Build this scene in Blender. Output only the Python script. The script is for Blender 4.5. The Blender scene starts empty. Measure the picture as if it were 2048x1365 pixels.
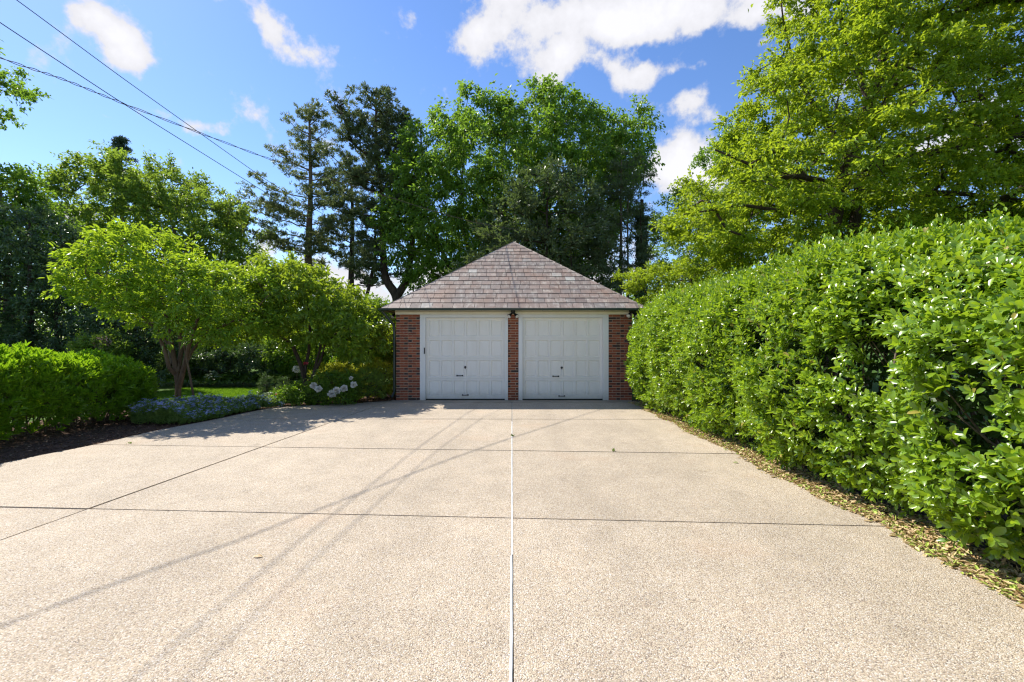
import bpy, math, random
import numpy as np
from mathutils import Vector

# ------------------------------------------------------------------ camera, sky, sun
SC = bpy.context.scene
COL = SC.collection
F, HX, HY, HC = 910.0, 1024.0, 686.0, 1.575      # focal length in px of the 2048 px wide photo, principal point, eye height
cam_d = bpy.data.cameras.new("camera")
cam_d.sensor_width = 36.0
cam_d.lens = 36.0 * F / 2048.0
cam_d.shift_y = (HY - 682.5) / 2048.0
cam_d.clip_start = 0.05
cam_d.clip_end = 2000.0
cam = bpy.data.objects.new("camera", cam_d)
COL.objects.link(cam)
cam.location = (0, 0, HC)
cam.rotation_euler = (math.radians(90), 0, 0)
SC.camera = cam

SUN = Vector((-0.78, 0.53, 1.0)).normalized()      # towards the sun
SUN_EL = math.asin(SUN.z)
SUN_AZ = math.atan2(SUN.x, SUN.y)                  # clockwise from +Y
sun_d = bpy.data.lights.new("sun", 'SUN')
sun_d.energy = 4.7
sun_d.angle = math.radians(0.53)
sun_d.color = (1.0, 0.95, 0.86)
sun = bpy.data.objects.new("sun", sun_d)
COL.objects.link(sun)
sun.rotation_euler = (-SUN).to_track_quat('-Z', 'Y').to_euler()
sun.location = SUN * 60

SC.view_settings.view_transform = 'Standard'
SC.view_settings.look = 'None'
SC.view_settings.gamma = 1.0
SC.view_settings.use_curve_mapping = False
SC.view_settings.exposure = 0.8
SC.render.engine = 'CYCLES'
SC.cycles.max_bounces = 8
SC.cycles.diffuse_bounces = 4
SC.cycles.glossy_bounces = 3
SC.cycles.transmission_bounces = 6
SC.cycles.caustics_reflective = False
SC.cycles.caustics_refractive = False
SC.cycles.use_denoising = True
SC.cycles.filter_width = 1.25
SC.cycles.sample_clamp_indirect = 4.0

world = bpy.data.worlds.new("World")
SC.world = world
world.use_nodes = True
WT = world.node_tree
WT.nodes.clear()

def wn(t, **kw):
    n = WT.nodes.new(t)
    for k, v in kw.items():
        setattr(n, k, v)
    return n

def wmath(op, a, b=None, clamp=False):
    n = wn('ShaderNodeMath', operation=op, use_clamp=clamp)
    for i, s in enumerate((a, b)):
        if s is None:
            continue
        if isinstance(s, (int, float)):
            n.inputs[i].default_value = s
        else:
            WT.links.new(s, n.inputs[i])
    return n.outputs[0]

def build_world():
    out = wn('ShaderNodeOutputWorld')
    bg = wn('ShaderNodeBackground')
    bg.inputs['Strength'].default_value = 0.075
    WT.links.new(bg.outputs[0], out.inputs[0])
    sky = wn('ShaderNodeTexSky', sky_type='NISHITA')
    sky.sun_disc = False
    sky.sun_elevation = SUN_EL
    sky.sun_rotation = SUN_AZ
    sky.air_density = 1.0
    sky.dust_density = 0.15
    sky.ozone_density = 3.0
    tc = wn('ShaderNodeTexCoord')
    nrm = wn('ShaderNodeVectorMath', operation='NORMALIZE')
    WT.links.new(tc.outputs['Generated'], nrm.inputs[0])
    D = nrm.outputs[0]
    # billowy warp of the direction
    nz = wn('ShaderNodeTexNoise')
    nz.inputs['Scale'].default_value = 7.0
    nz.inputs['Detail'].default_value = 8.0
    nz.inputs['Roughness'].default_value = 0.55
    WT.links.new(D, nz.inputs['Vector'])
    sub = wn('ShaderNodeVectorMath', operation='SUBTRACT')
    WT.links.new(nz.outputs['Color'], sub.inputs[0])
    sub.inputs[1].default_value = (0.5, 0.5, 0.5)
    scl = wn('ShaderNodeVectorMath', operation='SCALE')
    WT.links.new(sub.outputs[0], scl.inputs[0])
    scl.inputs['Scale'].default_value = 0.10
    add = wn('ShaderNodeVectorMath', operation='ADD')
    WT.links.new(D, add.inputs[0]); WT.links.new(scl.outputs[0], add.inputs[1])
    DW = add.outputs[0]
    # single clouds: (px, py, half width, half height, tilt deg, weight)
    clouds = [(185, 45, 70, 42, -35, 1.0), (235, 85, 62, 38, -35, 1.0), (150, 20, 30, 20, 0, .5), (535, 45, 40, 36, -40, .9), (568, 80, 48, 50, 0, .95), (215, 222, 40, 16, 0, .55),
              (330, 226, 90, 17, -5, .6), (405, 234, 44, 18, 0, .8),
              (1110, 128, 75, 34, 0, 1.2), (1200, 142, 90, 30, -8, 1.0), (1190, 85, 40, 40, 30, .35), (1280, 150, 40, 30, 0, .7), (1060, 35, 150, 36, 8, .8), (970, 55, 90, 34, 12, .6), (915, 88, 60, 20, 10, .6),
              (1000, -10, 90, 30, 0, .9), (1330, 8, 260, 46, 2, 1.5), (1230, 40, 120, 34, 0, .9), (1500, 20, 110, 26, -8, .9), (1590, 55, 50, 22, 20, .8), (1385, 128, 40, 15, -20, .6), (1340, 215, 40, 28, 20, .75),
              (1400, 228, 55, 34, 0, .85), (1350, 335, 70, 44, 0, 1.4), (1410, 345, 90, 44, 0, 1.4), (655, 285, 42, 44, -30, .75), (1512, 74, 24, 10, 0, .5),
              (700, 575, 260, 60, 0, 1.2), (1100, 575, 240, 60, 0, 1.2), (150, 440, 60, 26, 0, .9),
              (1820, 120, 100, 40, 0, 1.0), (1900, 290, 160, 55, 0, 1.1), (-300, 300, 160, 50, 0, 1.0), (2500, 200, 240, 80, 0, 1.0)]
    acc = None
    for (px, py, hw, hh, tilt, wgt) in clouds:
        c = Vector(((px - HX) / F, 1.0, (HY - py) / F))
        L = c.length
        cn = c.normalized()
        u = cn.cross(Vector((0, 0, 1))).normalized()
        v = u.cross(cn).normalized()
        t = math.radians(tilt)
        uu = u * math.cos(t) + v * math.sin(t)
        vv = -u * math.sin(t) + v * math.cos(t)
        foreshort = 1.0 / L
        dd = wn('ShaderNodeVectorMath', operation='SUBTRACT')
        WT.links.new(DW, dd.inputs[0]); dd.inputs[1].default_value = cn
        parts = []
        for ax, h in ((uu, hw), (vv, hh)):
            dp = wn('ShaderNodeVectorMath', operation='DOT_PRODUCT')
            WT.links.new(dd.outputs[0], dp.inputs[0])
            dp.inputs[1].default_value = ax / (h / F * foreshort)
            parts.append(wmath('MULTIPLY', dp.outputs['Value'], dp.outputs['Value']))
        s = wmath('ADD', parts[0], parts[1])
        g = wmath('MULTIPLY', wmath('EXPONENT', wmath('MULTIPLY', s, -1.1)), wgt * 0.9)
        # only on the side of the sky the cloud is on
        sd = wn('ShaderNodeVectorMath', operation='DOT_PRODUCT')
        WT.links.new(D, sd.inputs[0]); sd.inputs[1].default_value = cn
        g = wmath('MULTIPLY', g, wmath('GREATER_THAN', sd.outputs['Value'], 0.0))
        acc = g if acc is None else wmath('ADD', acc, g)
    # the rest of the sky carries the same scattered clouds
    nb = wn('ShaderNodeTexNoise')
    nb.inputs['Scale'].default_value = 2.2
    nb.inputs['Detail'].default_value = 5.0
    WT.links.new(D, nb.inputs['Vector'])
    sp = wn('ShaderNodeSeparateXYZ'); WT.links.new(D, sp.inputs[0])
    behind = wmath('MULTIPLY', wmath('SUBTRACT', 0.25, sp.outputs['Y'], clamp=True), 4.0, clamp=True)
    gen = wmath('MULTIPLY', wmath('MULTIPLY', wmath('SUBTRACT', nb.outputs['Fac'], 0.5), 6.0, clamp=True), behind)
    acc = wmath('ADD', acc, gen)
    # fine erosion
    nf = wn('ShaderNodeTexNoise')
    nf.inputs['Scale'].default_value = 11.0
    nf.inputs['Detail'].default_value = 12.0
    nf.inputs['Roughness'].default_value = 0.6
    WT.links.new(D, nf.inputs['Vector'])
    ero = wmath('MULTIPLY', wmath('SUBTRACT', nf.outputs['Fac'], 0.5), 4.2)
    dens = wmath('ADD', acc, ero)
    mr = wn('ShaderNodeMapRange', interpolation_type='SMOOTHSTEP')
    WT.links.new(dens, mr.inputs['Value'])
    mr.inputs['From Min'].default_value = 0.28
    mr.inputs['From Max'].default_value = 1.0
    mask = wmath('MULTIPLY', mr.outputs[0], wmath('MULTIPLY', wmath('ADD', sp.outputs['Z'], 0.02), 25.0, clamp=True))
    # cloud body: slightly greyer where it is thick
    cr = wn('ShaderNodeMapRange')
    WT.links.new(dens, cr.inputs['Value'])
    cr.inputs['From Min'].default_value = 0.6
    cr.inputs['From Max'].default_value = 1.8
    cr.inputs['To Min'].default_value = 6.2
    cr.inputs['To Max'].default_value = 7.6
    cc = wn('ShaderNodeCombineXYZ')
    WT.links.new(cr.outputs[0], cc.inputs[0])
    WT.links.new(wmath('MULTIPLY', cr.outputs[0], 1.0), cc.inputs[1])
    WT.links.new(wmath('MULTIPLY', cr.outputs[0], 1.06), cc.inputs[2])
    hs = wn('ShaderNodeHueSaturation')
    hs.inputs['Saturation'].default_value = 1.15
    hs.inputs['Hue'].default_value = 0.508
    hs.inputs['Value'].default_value = 1.6
    WT.links.new(sky.outputs[0], hs.inputs['Color'])
    mx = wn('ShaderNodeMix', data_type='RGBA')
    WT.links.new(mask, mx.inputs['Factor'])
    WT.links.new(hs.outputs[0], mx.inputs[6])
    WT.links.new(cc.outputs[0], mx.inputs[7])
    WT.links.new(mx.outputs[2], bg.inputs['Color'])
build_world()

# ------------------------------------------------------------------ helpers
rng = np.random.default_rng(7)
random.seed(7)
A = np.array

def gp(px, py, z=0.0):
    """ground point seen at a photo pixel -> (x, y)"""
    D = (HC - z) * F / (py - HY)
    return ((px - HX) / F * D, D)

def wx(px, D): return (px - HX) / F * D
def wz(py, D): return HC + (HY - py) / F * D

def mesh_np(name, verts, faces, tint=None, smooth=True):
    verts = np.asarray(verts, dtype=np.float32)
    faces = np.asarray(faces, dtype=np.int32)
    m = bpy.data.meshes.new(name)
    m.vertices.add(len(verts))
    m.vertices.foreach_set('co', verts.ravel())
    n, k = faces.shape
    m.loops.add(n * k)
    m.loops.foreach_set('vertex_index', faces.ravel())
    m.polygons.add(n)
    m.polygons.foreach_set('loop_start', np.arange(0, n * k, k, dtype=np.int32))
    m.update(calc_edges=True)
    if tint is not None:
        a = m.attributes.new('tint', 'FLOAT', 'FACE')
        a.data.foreach_set('value', np.asarray(tint, dtype=np.float32))
    if not smooth:
        m.shade_flat()
    return m

def mesh_py(name, verts, faces, smooth=False, tint=None):
    m = bpy.data.meshes.new(name)
    m.from_pydata([tuple(map(float, v)) for v in verts], [], [tuple(f) for f in faces])
    m.update()
    if not smooth:
        m.shade_flat()
    if tint is not None:
        a = m.attributes.new('tint', 'FLOAT', 'FACE')
        a.data.foreach_set('value', np.asarray(tint, dtype=np.float32))
    return m

def link(name, mesh, mat=None, parent=None, loc=None, **props):
    o = bpy.data.objects.new(name, mesh)
    COL.objects.link(o)
    if mat is not None and mesh is not None and len(mesh.materials) == 0:
        mesh.materials.append(mat)
    if loc is not None:
        o.location = loc
    if parent is not None:
        o.parent = parent
    for k, v in props.items():
        o[k] = v
    return o

def thing(name, label, cat, loc=(0, 0, 0), group=None):
    o = bpy.data.objects.new(name, None)
    o.empty_display_size = 0.2
    COL.objects.link(o)
    o.location = loc
    o['label'] = label
    o['category'] = cat
    if group:
        o['group'] = group
    return o

class MB:
    """collects boxes / prisms / tubes into one mesh"""
    def __init__(s): s.v = []; s.f = []; s.t = []
    def add(s, vs, fs, t=0.5):
        b = len(s.v)
        s.v += [tuple(v) for v in vs]
        s.f += [tuple(b + i for i in f) for f in fs]
        s.t += [t] * len(fs)
    def box(s, x0, x1, y0, y1, z0, z1, t=0.5, rot=None, bev=0.0):
        if bev > 0:
            vs, fs = bevbox(x0, x1, y0, y1, z0, z1, bev)
        else:
            vs = [(x0,y0,z0),(x1,y0,z0),(x1,y1,z0),(x0,y1,z0),(x0,y0,z1),(x1,y0,z1),(x1,y1,z1),(x0,y1,z1)]
            fs = [(0,3,2,1),(4,5,6,7),(0,1,5,4),(1,2,6,5),(2,3,7,6),(3,0,4,7)]
        s.add(vs, fs, t)
    def tube(s, pts, rad, n=8, cap=True, t=0.5):
        vs, fs = tube_geo(pts, rad, n)
        vs = vs.tolist(); fs = [tuple(f) for f in fs.tolist()]
        if cap:
            fs.append(tuple(range(n - 1, -1, -1)))
            L = len(vs)
            fs.append(tuple(range(L - n, L)))
        s.add(vs, fs, t)
    def mesh(s, name, smooth=False): return mesh_py(name, s.v, s.f, smooth, s.t)

def bevbox(x0, x1, y0, y1, z0, z1, b):
    """box whose front (-Y) face edges are bevelled"""
    vs = [(x0,y0+b,z0),(x1,y0+b,z0),(x1,y0+b,z1),(x0,y0+b,z1),
          (x0+b,y0,z0+b),(x1-b,y0,z0+b),(x1-b,y0,z1-b),(x0+b,y0,z1-b),
          (x0,y1,z0),(x1,y1,z0),(x1,y1,z1),(x0,y1,z1)]
    fs = [(4,5,6,7),(0,1,5,4),(1,2,6,5),(2,3,7,6),(3,0,4,7),
          (1,0,8,9),(2,1,9,10),(3,2,10,11),(0,3,11,8),(9,8,11,10)]
    return vs, fs

def tube_geo(pts, rad, n=6):
    P = np.asarray(pts, dtype=float)
    R = np.broadcast_to(np.asarray(rad, dtype=float), (len(P),))
    T = np.gradient(P, axis=0)
    T /= np.linalg.norm(T, axis=1, keepdims=True) + 1e-9
    up = np.array([0.31, 0.17, 0.93]) if abs(T[0, 2]) < 0.9 else np.array([1.0, 0.13, 0.0])
    U = np.cross(T, up); U /= np.linalg.norm(U, axis=1, keepdims=True) + 1e-9
    V = np.cross(T, U)
    a = np.linspace(0, 2 * np.pi, n, endpoint=False)
    ring = U[:, None, :] * np.cos(a)[None, :, None] + V[:, None, :] * np.sin(a)[None, :, None]
    vs = (P[:, None, :] + ring * R[:, None, None]).reshape(-1, 3)
    i = np.arange(len(P) - 1)[:, None] * n
    j = np.arange(n)[None, :]
    j2 = (j + 1) % n
    fs = np.stack([i + j, i + j2, i + n + j2, i + n + j], axis=-1).reshape(-1, 4)
    return vs, fs

class TB:
    """numpy tube batch"""
    def __init__(s): s.v = []; s.f = []; s.n = 0
    def add(s, pts, rad, n=5):
        v, f = tube_geo(pts, rad, n)
        s.v.append(v); s.f.append(f + s.n); s.n += len(v)
    def mesh(s, name): return mesh_np(name, np.concatenate(s.v), np.concatenate(s.f))

# value noise
_LAT = np.random.default_rng(11).random((32, 32, 32))
def vnoise(P, scale=1.0):
    Q = np.asarray(P, dtype=float) * scale
    I = np.floor(Q).astype(int); f = Q - I; f = f * f * (3 - 2 * f)
    r = 0
    for dx in (0, 1):
        for dy in (0, 1):
            for dz in (0, 1):
                w = (f[..., 0] if dx else 1 - f[..., 0]) * (f[..., 1] if dy else 1 - f[..., 1]) * (f[..., 2] if dz else 1 - f[..., 2])
                r = r + w * _LAT[(I[..., 0] + dx) % 32, (I[..., 1] + dy) % 32, (I[..., 2] + dz) % 32]
    return r

def unit(V):
    return V / (np.linalg.norm(V, axis=-1, keepdims=True) + 1e-9)

def rdir(n):
    return unit(rng.normal(size=(n, 3)))

# leaf outlines: list of (along, across, lift); faces
LEAF2 = (A([(0, 0, 0), (.5, -.5, .12), (1, 0, -.05), (.5, .5, .12)]), A([(0, 2, 1), (0, 3, 2)]))
LEAF4 = (A([(0, 0, 0), (.35, -.46, .1), (.75, -.36, .06), (1, 0, -.1), (.75, .36, .06), (.35, .46, .1)]), A([(0, 3, 2, 1), (0, 5, 4, 3)]))
LEAF8 = (A([(0, 0, 0), (.3, -.36, .07), (.68, -.48, .05), (1, 0, -.14), (.68, .48, .05), (.3, .36, .07), (.3, 0, 0), (.68, 0, -.02), (.9, -.28, -.04), (.9, .28, -.04)]),
         A([(0, 6, 1, 1), (6, 7, 2, 1), (7, 3, 8, 2), (0, 5, 6, 6), (6, 5, 4, 7), (7, 4, 9, 3)]))

def leaf_arrays(C, AX, NR, L, W, shape):
    """C base points, AX leaf axis, NR rough normal, L lengths, W widths"""
    tv, tf = shape
    AX = unit(AX)
    S = unit(np.cross(NR, AX))
    N = np.cross(AX, S)
    k = len(tv)
    L = L[:, None, None]; W = W[:, None, None]
    V = (C[:, None, :] + AX[:, None, :] * tv[None, :, 0:1] * L + S[:, None, :] * tv[None, :, 1:2] * W
         + N[:, None, :] * tv[None, :, 2:3] * L)
    Fc = tf[None, :, :] + (np.arange(len(C)) * k)[:, None, None]
    return V.reshape(-1, 3), Fc.reshape(-1, tf.shape[1])

def tri_fix(F8):
    return F8

def leaf_mesh(name, C, AX, NR, L, W, tint, shape):
    V, Fc = leaf_arrays(C, AX, NR, L, W, shape)
    nf = len(shape[1])
    if shape is LEAF8:      # split the degenerate quads into triangles
        q = Fc
        t1 = q[:, [0, 1, 2]]; t2 = q[:, [0, 2, 3]]
        T = np.concatenate([t1, t2]); tt = np.concatenate([np.repeat(tint, nf)] * 2)
        keep = (T[:, 0] != T[:, 1]) & (T[:, 1] != T[:, 2]) & (T[:, 0] != T[:, 2])
        return mesh_np(name, V, T[keep], tt[keep])
    return mesh_np(name, V, Fc, np.repeat(tint, nf), smooth=False)

# ------------------------------------------------------------------ materials
def new_mat(name):
    m = bpy.data.materials.new(name)
    m.use_nodes = True
    nt = m.node_tree
    nt.nodes.clear()
    return m, nt

def N(nt, t, **kw):
    n = nt.nodes.new(t)
    for k, v in kw.items():
        setattr(n, k, v)
    return n

def L(nt, a, b): nt.links.new(a, b)

def c4(c): return (c[0], c[1], c[2], 1.0)

def ramp(nt, fac, stops, interp='LINEAR'):
    r = N(nt, 'ShaderNodeValToRGB')
    r.color_ramp.interpolation = interp
    e = r.color_ramp.elements
    while len(e) < len(stops): e.new(0.5)
    for el, (p, c) in zip(e, stops):
        el.position = p; el.color = c4(c)
    L(nt, fac, r.inputs[0])
    return r.outputs[0]

def noise(nt, scale, detail=4, rough=0.55, vec=None):
    n = N(nt, 'ShaderNodeTexNoise')
    n.inputs['Scale'].default_value = scale
    n.inputs['Detail'].default_value = detail
    n.inputs['Roughness'].default_value = rough
    if vec is not None: L(nt, vec, n.inputs['Vector'])
    return n.outputs['Fac']

def math_n(nt, op, a, b=None, clamp=False):
    n = N(nt, 'ShaderNodeMath', operation=op, use_clamp=clamp)
    for i, s in enumerate((a, b)):
        if s is None: continue
        if isinstance(s, (int, float)): n.inputs[i].default_value = s
        else: L(nt, s, n.inputs[i])
    return n.outputs[0]

def mixc(nt, fac, a, b, blend='MIX'):
    n = N(nt, 'ShaderNodeMix', data_type='RGBA', blend_type=blend)
    for s, i in ((fac, 0), (a, 6), (b, 7)):
        if isinstance(s, (int, float)): n.inputs[i].default_value = s
        elif isinstance(s, tuple): n.inputs[i].default_value = c4(s)
        else: L(nt, s, n.inputs[i])
    return n.outputs[2]

def geo_pos(nt):
    return N(nt, 'ShaderNodeNewGeometry').outputs['Position']

def tintfac(nt, add_object=True):
    at = N(nt, 'ShaderNodeAttribute', attribute_name='tint')
    f = at.outputs['Fac']
    if add_object:
        oi = N(nt, 'ShaderNodeObjectInfo')
        f = math_n(nt, 'FRACT', math_n(nt, 'ADD', f, oi.outputs['Random']))
    return f

def principled(nt, color, rough=0.7, bump=None, spec=0.5, metallic=0.0, bump_dist=0.01, bump_str=1.0):
    p = N(nt, 'ShaderNodeBsdfPrincipled')
    if isinstance(color, tuple): p.inputs['Base Color'].default_value = c4(color)
    else: L(nt, color, p.inputs['Base Color'])
    if isinstance(rough, (int, float)): p.inputs['Roughness'].default_value = rough
    else: L(nt, rough, p.inputs['Roughness'])
    p.inputs['Specular IOR Level'].default_value = spec
    p.inputs['Metallic'].default_value = metallic
    if bump is not None:
        b = N(nt, 'ShaderNodeBump')
        b.inputs['Distance'].default_value = bump_dist
        b.inputs['Strength'].default_value = bump_str
        L(nt, bump, b.inputs['Height'])
        L(nt, b.outputs[0], p.inputs['Normal'])
    return p

def out(nt, sh):
    o = N(nt, 'ShaderNodeOutputMaterial')
    L(nt, sh.outputs[0] if hasattr(sh, 'outputs') else sh, o.inputs[0])

def leaf_mat(name, ca, cb, trans=(0.2, 0.36, 0.03), tf=0.4, rough=0.45, spec=0.4, rare=None, obj=False):
    """ca..cb leaf colour range, trans the colour of light coming through"""
    m, nt = new_mat(name)
    f = tintfac(nt, obj)
    col = mixc(nt, f, ca, cb)
    if rare is not None:
        col = mixc(nt, math_n(nt, 'GREATER_THAN', f, rare[0]), col, rare[1])
    p = principled(nt, col, rough, spec=spec)
    t = N(nt, 'ShaderNodeBsdfTranslucent')
    tcol = mixc(nt, f, tuple(x * 0.75 for x in trans), trans)
    L(nt, tcol, t.inputs['Color'])
    ms = N(nt, 'ShaderNodeMixShader')
    ms.inputs[0].default_value = tf
    L(nt, p.outputs[0], ms.inputs[1]); L(nt, t.outputs[0], ms.inputs[2])
    out(nt, ms)
    return m

def bark_mat(name, ca=(0.10, 0.075, 0.055), cb=(0.22, 0.17, 0.13), scale=14):
    m, nt = new_mat(name)
    pos = geo_pos(nt)
    mp = N(nt, 'ShaderNodeMapping'); mp.inputs['Scale'].default_value = (1, 1, 0.25)
    L(nt, pos, mp.inputs[0])
    n = noise(nt, scale, 6, 0.65, mp.outputs[0])
    col = ramp(nt, n, [(0.3, ca), (0.7, cb)])
    out(nt, principled(nt, col, 0.9, n, 0.2, bump_dist=0.03))
    return m

def plain(name, col, rough=0.5, spec=0.5, metallic=0.0, var=0.15, scale=6.0, bump=0.0):
    m, nt = new_mat(name)
    n = noise(nt, scale, 6, 0.6, geo_pos(nt))
    c = mixc(nt, n, tuple(x * (1 - var) for x in col), tuple(min(1, x * (1 + var)) for x in col))
    out(nt, principled(nt, c, rough, n if bump else None, spec, metallic, bump_dist=bump))
    return m

def aggregate_mat():
    m, nt = new_mat('exposed_aggregate')
    pos = geo_pos(nt)
    v = N(nt, 'ShaderNodeTexVoronoi', feature='F1'); v.inputs['Scale'].default_value = 140.0
    L(nt, pos, v.inputs['Vector'])
    v2 = N(nt, 'ShaderNodeTexVoronoi', feature='F1'); v2.inputs['Scale'].default_value = 230.0
    L(nt, pos, v2.inputs['Vector'])
    sep = N(nt, 'ShaderNodeSeparateColor'); L(nt, v.outputs['Color'], sep.inputs[0])
    peb = ramp(nt, sep.outputs[0], [(0.0, (0.20, 0.155, 0.12)), (0.10, (0.34, 0.27, 0.20)), (0.3, (0.50, 0.400, 0.275)), (0.55, (0.585, 0.50, 0.38)),
                                    (0.75, (0.45, 0.34, 0.235)), (0.88, (0.72, 0.65, 0.56)), (1.0, (0.40, 0.355, 0.31))])
    edge = math_n(nt, 'MULTIPLY', v.outputs['Distance'], 1.0)
    edgef = N(nt, 'ShaderNodeMapRange'); L(nt, edge, edgef.inputs[0])
    edgef.inputs['From Min'].default_value = 0.48; edgef.inputs['From Max'].default_value = 0.90
    col = mixc(nt, edgef.outputs[0], peb, (0.30, 0.245, 0.18))
    # broad wear, tyre-dark and pale drifts
    n1 = noise(nt, 0.45, 5, 0.6, pos)
    n2 = noise(nt, 3.5, 5, 0.65, pos)
    mr = N(nt, 'ShaderNodeMapRange'); L(nt, n1, mr.inputs[0])
    mr.inputs['From Min'].default_value = 0.3; mr.inputs['From Max'].default_value = 0.7
    mr.inputs['To Min'].default_value = 0.86; mr.inputs['To Max'].default_value = 1.1
    mr2 = N(nt, 'ShaderNodeMapRange'); L(nt, n2, mr2.inputs[0])
    mr2.inputs['From Min'].default_value = 0.25; mr2.inputs['From Max'].default_value = 0.75
    mr2.inputs['To Min'].default_value = 0.88; mr2.inputs['To Max'].default_value = 1.1
    k = math_n(nt, 'MULTIPLY', mr.outputs[0], mr2.outputs[0])
    # each pour has its own shade
    oi = N(nt, 'ShaderNodeObjectInfo')
    k = math_n(nt, 'MULTIPLY', k, math_n(nt, 'ADD', 0.97, math_n(nt, 'MULTIPLY', oi.outputs['Random'], 0.08)))
    # old oil drips and damp spots
    vs = N(nt, 'ShaderNodeTexVoronoi', feature='F1'); vs.inputs['Scale'].default_value = 1.1
    wv = N(nt, 'ShaderNodeVectorMath', operation='ADD'); nw = N(nt, 'ShaderNodeTexNoise'); nw.inputs['Scale'].default_value = 7.0
    L(nt, pos, nw.inputs['Vector']); sw = N(nt, 'ShaderNodeVectorMath', operation='SCALE'); sw.inputs['Scale'].default_value = 0.16
    L(nt, nw.outputs['Color'], sw.inputs[0]); L(nt, pos, wv.inputs[0]); L(nt, sw.outputs[0], wv.inputs[1]); L(nt, wv.outputs[0], vs.inputs['Vector'])
    so = N(nt, 'ShaderNodeMapRange', interpolation_type='SMOOTHSTEP'); L(nt, vs.outputs['Distance'], so.inputs[0])
    so.inputs['From Min'].default_value = 0.02; so.inputs['From Max'].default_value = 0.13
    so.inputs['To Min'].default_value = 0.80; so.inputs['To Max'].default_value = 1.0
    k = math_n(nt, 'MULTIPLY', k, so.outputs[0])
    # faint wheel tracks along the drive
    sx = N(nt, 'ShaderNodeSeparateXYZ'); L(nt, wv.outputs[0], sx.inputs[0])
    tr = math_n(nt, 'ABSOLUTE', math_n(nt, 'SUBTRACT', math_n(nt, 'ABSOLUTE', math_n(nt, 'SUBTRACT', math_n(nt, 'ABSOLUTE', sx.outputs[0]), 1.55)), 0.72))
    tm = N(nt, 'ShaderNodeMapRange', interpolation_type='SMOOTHSTEP'); L(nt, tr, tm.inputs[0])
    tm.inputs['From Min'].default_value = 0.05; tm.inputs['From Max'].default_value = 0.28
    tm.inputs['To Min'].default_value = 0.945; tm.inputs['To Max'].default_value = 1.0
    k = math_n(nt, 'MULTIPLY', k, tm.outputs[0])
    sc = N(nt, 'ShaderNodeVectorMath', operation='SCALE')
    L(nt, col, sc.inputs[0]); L(nt, k, sc.inputs['Scale'])
    # rusty stains near the far end and edges
    n3 = noise(nt, 0.9, 3, 0.5, pos)
    st = N(nt, 'ShaderNodeMapRange'); L(nt, n3, st.inputs[0])
    st.inputs['From Min'].default_value = 0.58; st.inputs['From Max'].default_value = 0.8
    col2 = mixc(nt, math_n(nt, 'MULTIPLY', st.outputs[0], 0.35), sc.outputs[0], (0.40, 0.25, 0.15))
    h = math_n(nt, 'SUBTRACT', 1.0, v.outputs['Distance'])
    h2 = math_n(nt, 'ADD', h, math_n(nt, 'MULTIPLY', v2.outputs['Distance'], -0.25))
    out(nt, principled(nt, col2, 0.75, h2, 0.25, bump_dist=0.006, bump_str=0.8))
    return m

def concrete_mat():
    m, nt = new_mat('smooth_concrete')
    pos = geo_pos(nt)
    n = noise(nt, 2.0, 8, 0.65, pos)
    n2 = noise(nt, 60.0, 3, 0.5, pos)
    col = ramp(nt, n, [(0.25, (0.24, 0.20, 0.15)), (0.5, (0.36, 0.31, 0.24)), (0.75, (0.46, 0.41, 0.33))])
    col = mixc(nt, math_n(nt, 'MULTIPLY', n2, 0.3), col, (0.22, 0.19, 0.15))
    out(nt, principled(nt, col, 0.85, n2, 0.2, bump_dist=0.003))
    return m

def brick_mat():
    m, nt = new_mat('red_brick')
    f = tintfac(nt)
    pos = geo_pos(nt)
    n = noise(nt, 45, 5, 0.6, pos)
    col = ramp(nt, f, [(0.0, (0.19, 0.058, 0.034)), (0.35, (0.30, 0.088, 0.046)), (0.7, (0.38, 0.12, 0.060)), (1.0, (0.25, 0.075, 0.046))])
    col = mixc(nt, math_n(nt, 'MULTIPLY', n, 0.45), col, (0.13, 0.055, 0.04))
    out(nt, principled(nt, col, 0.85, n, 0.2, bump_dist=0.004))
    return m

def brick_dark_mat():
    m, nt = new_mat('burnt_brick')
    f = tintfac(nt)
    n = noise(nt, 45, 5, 0.6, geo_pos(nt))
    col = ramp(nt, f, [(0.0, (0.035, 0.022, 0.020)), (0.6, (0.075, 0.034, 0.028)), (1.0, (0.12, 0.045, 0.032))])
    out(nt, principled(nt, col, 0.6, n, 0.35, bump_dist=0.003))
    return m

def mortar_mat():
    m, nt = new_mat('mortar')
    n = noise(nt, 70, 5, 0.6, geo_pos(nt))
    n2 = noise(nt, 2.5, 4, 0.6, geo_pos(nt))
    col = ramp(nt, n2, [(0.3, (0.48, 0.36, 0.26)), (0.7, (0.66, 0.53, 0.41))])
    out(nt, principled(nt, col, 0.95, n, 0.1, bump_dist=0.004))
    return m

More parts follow.
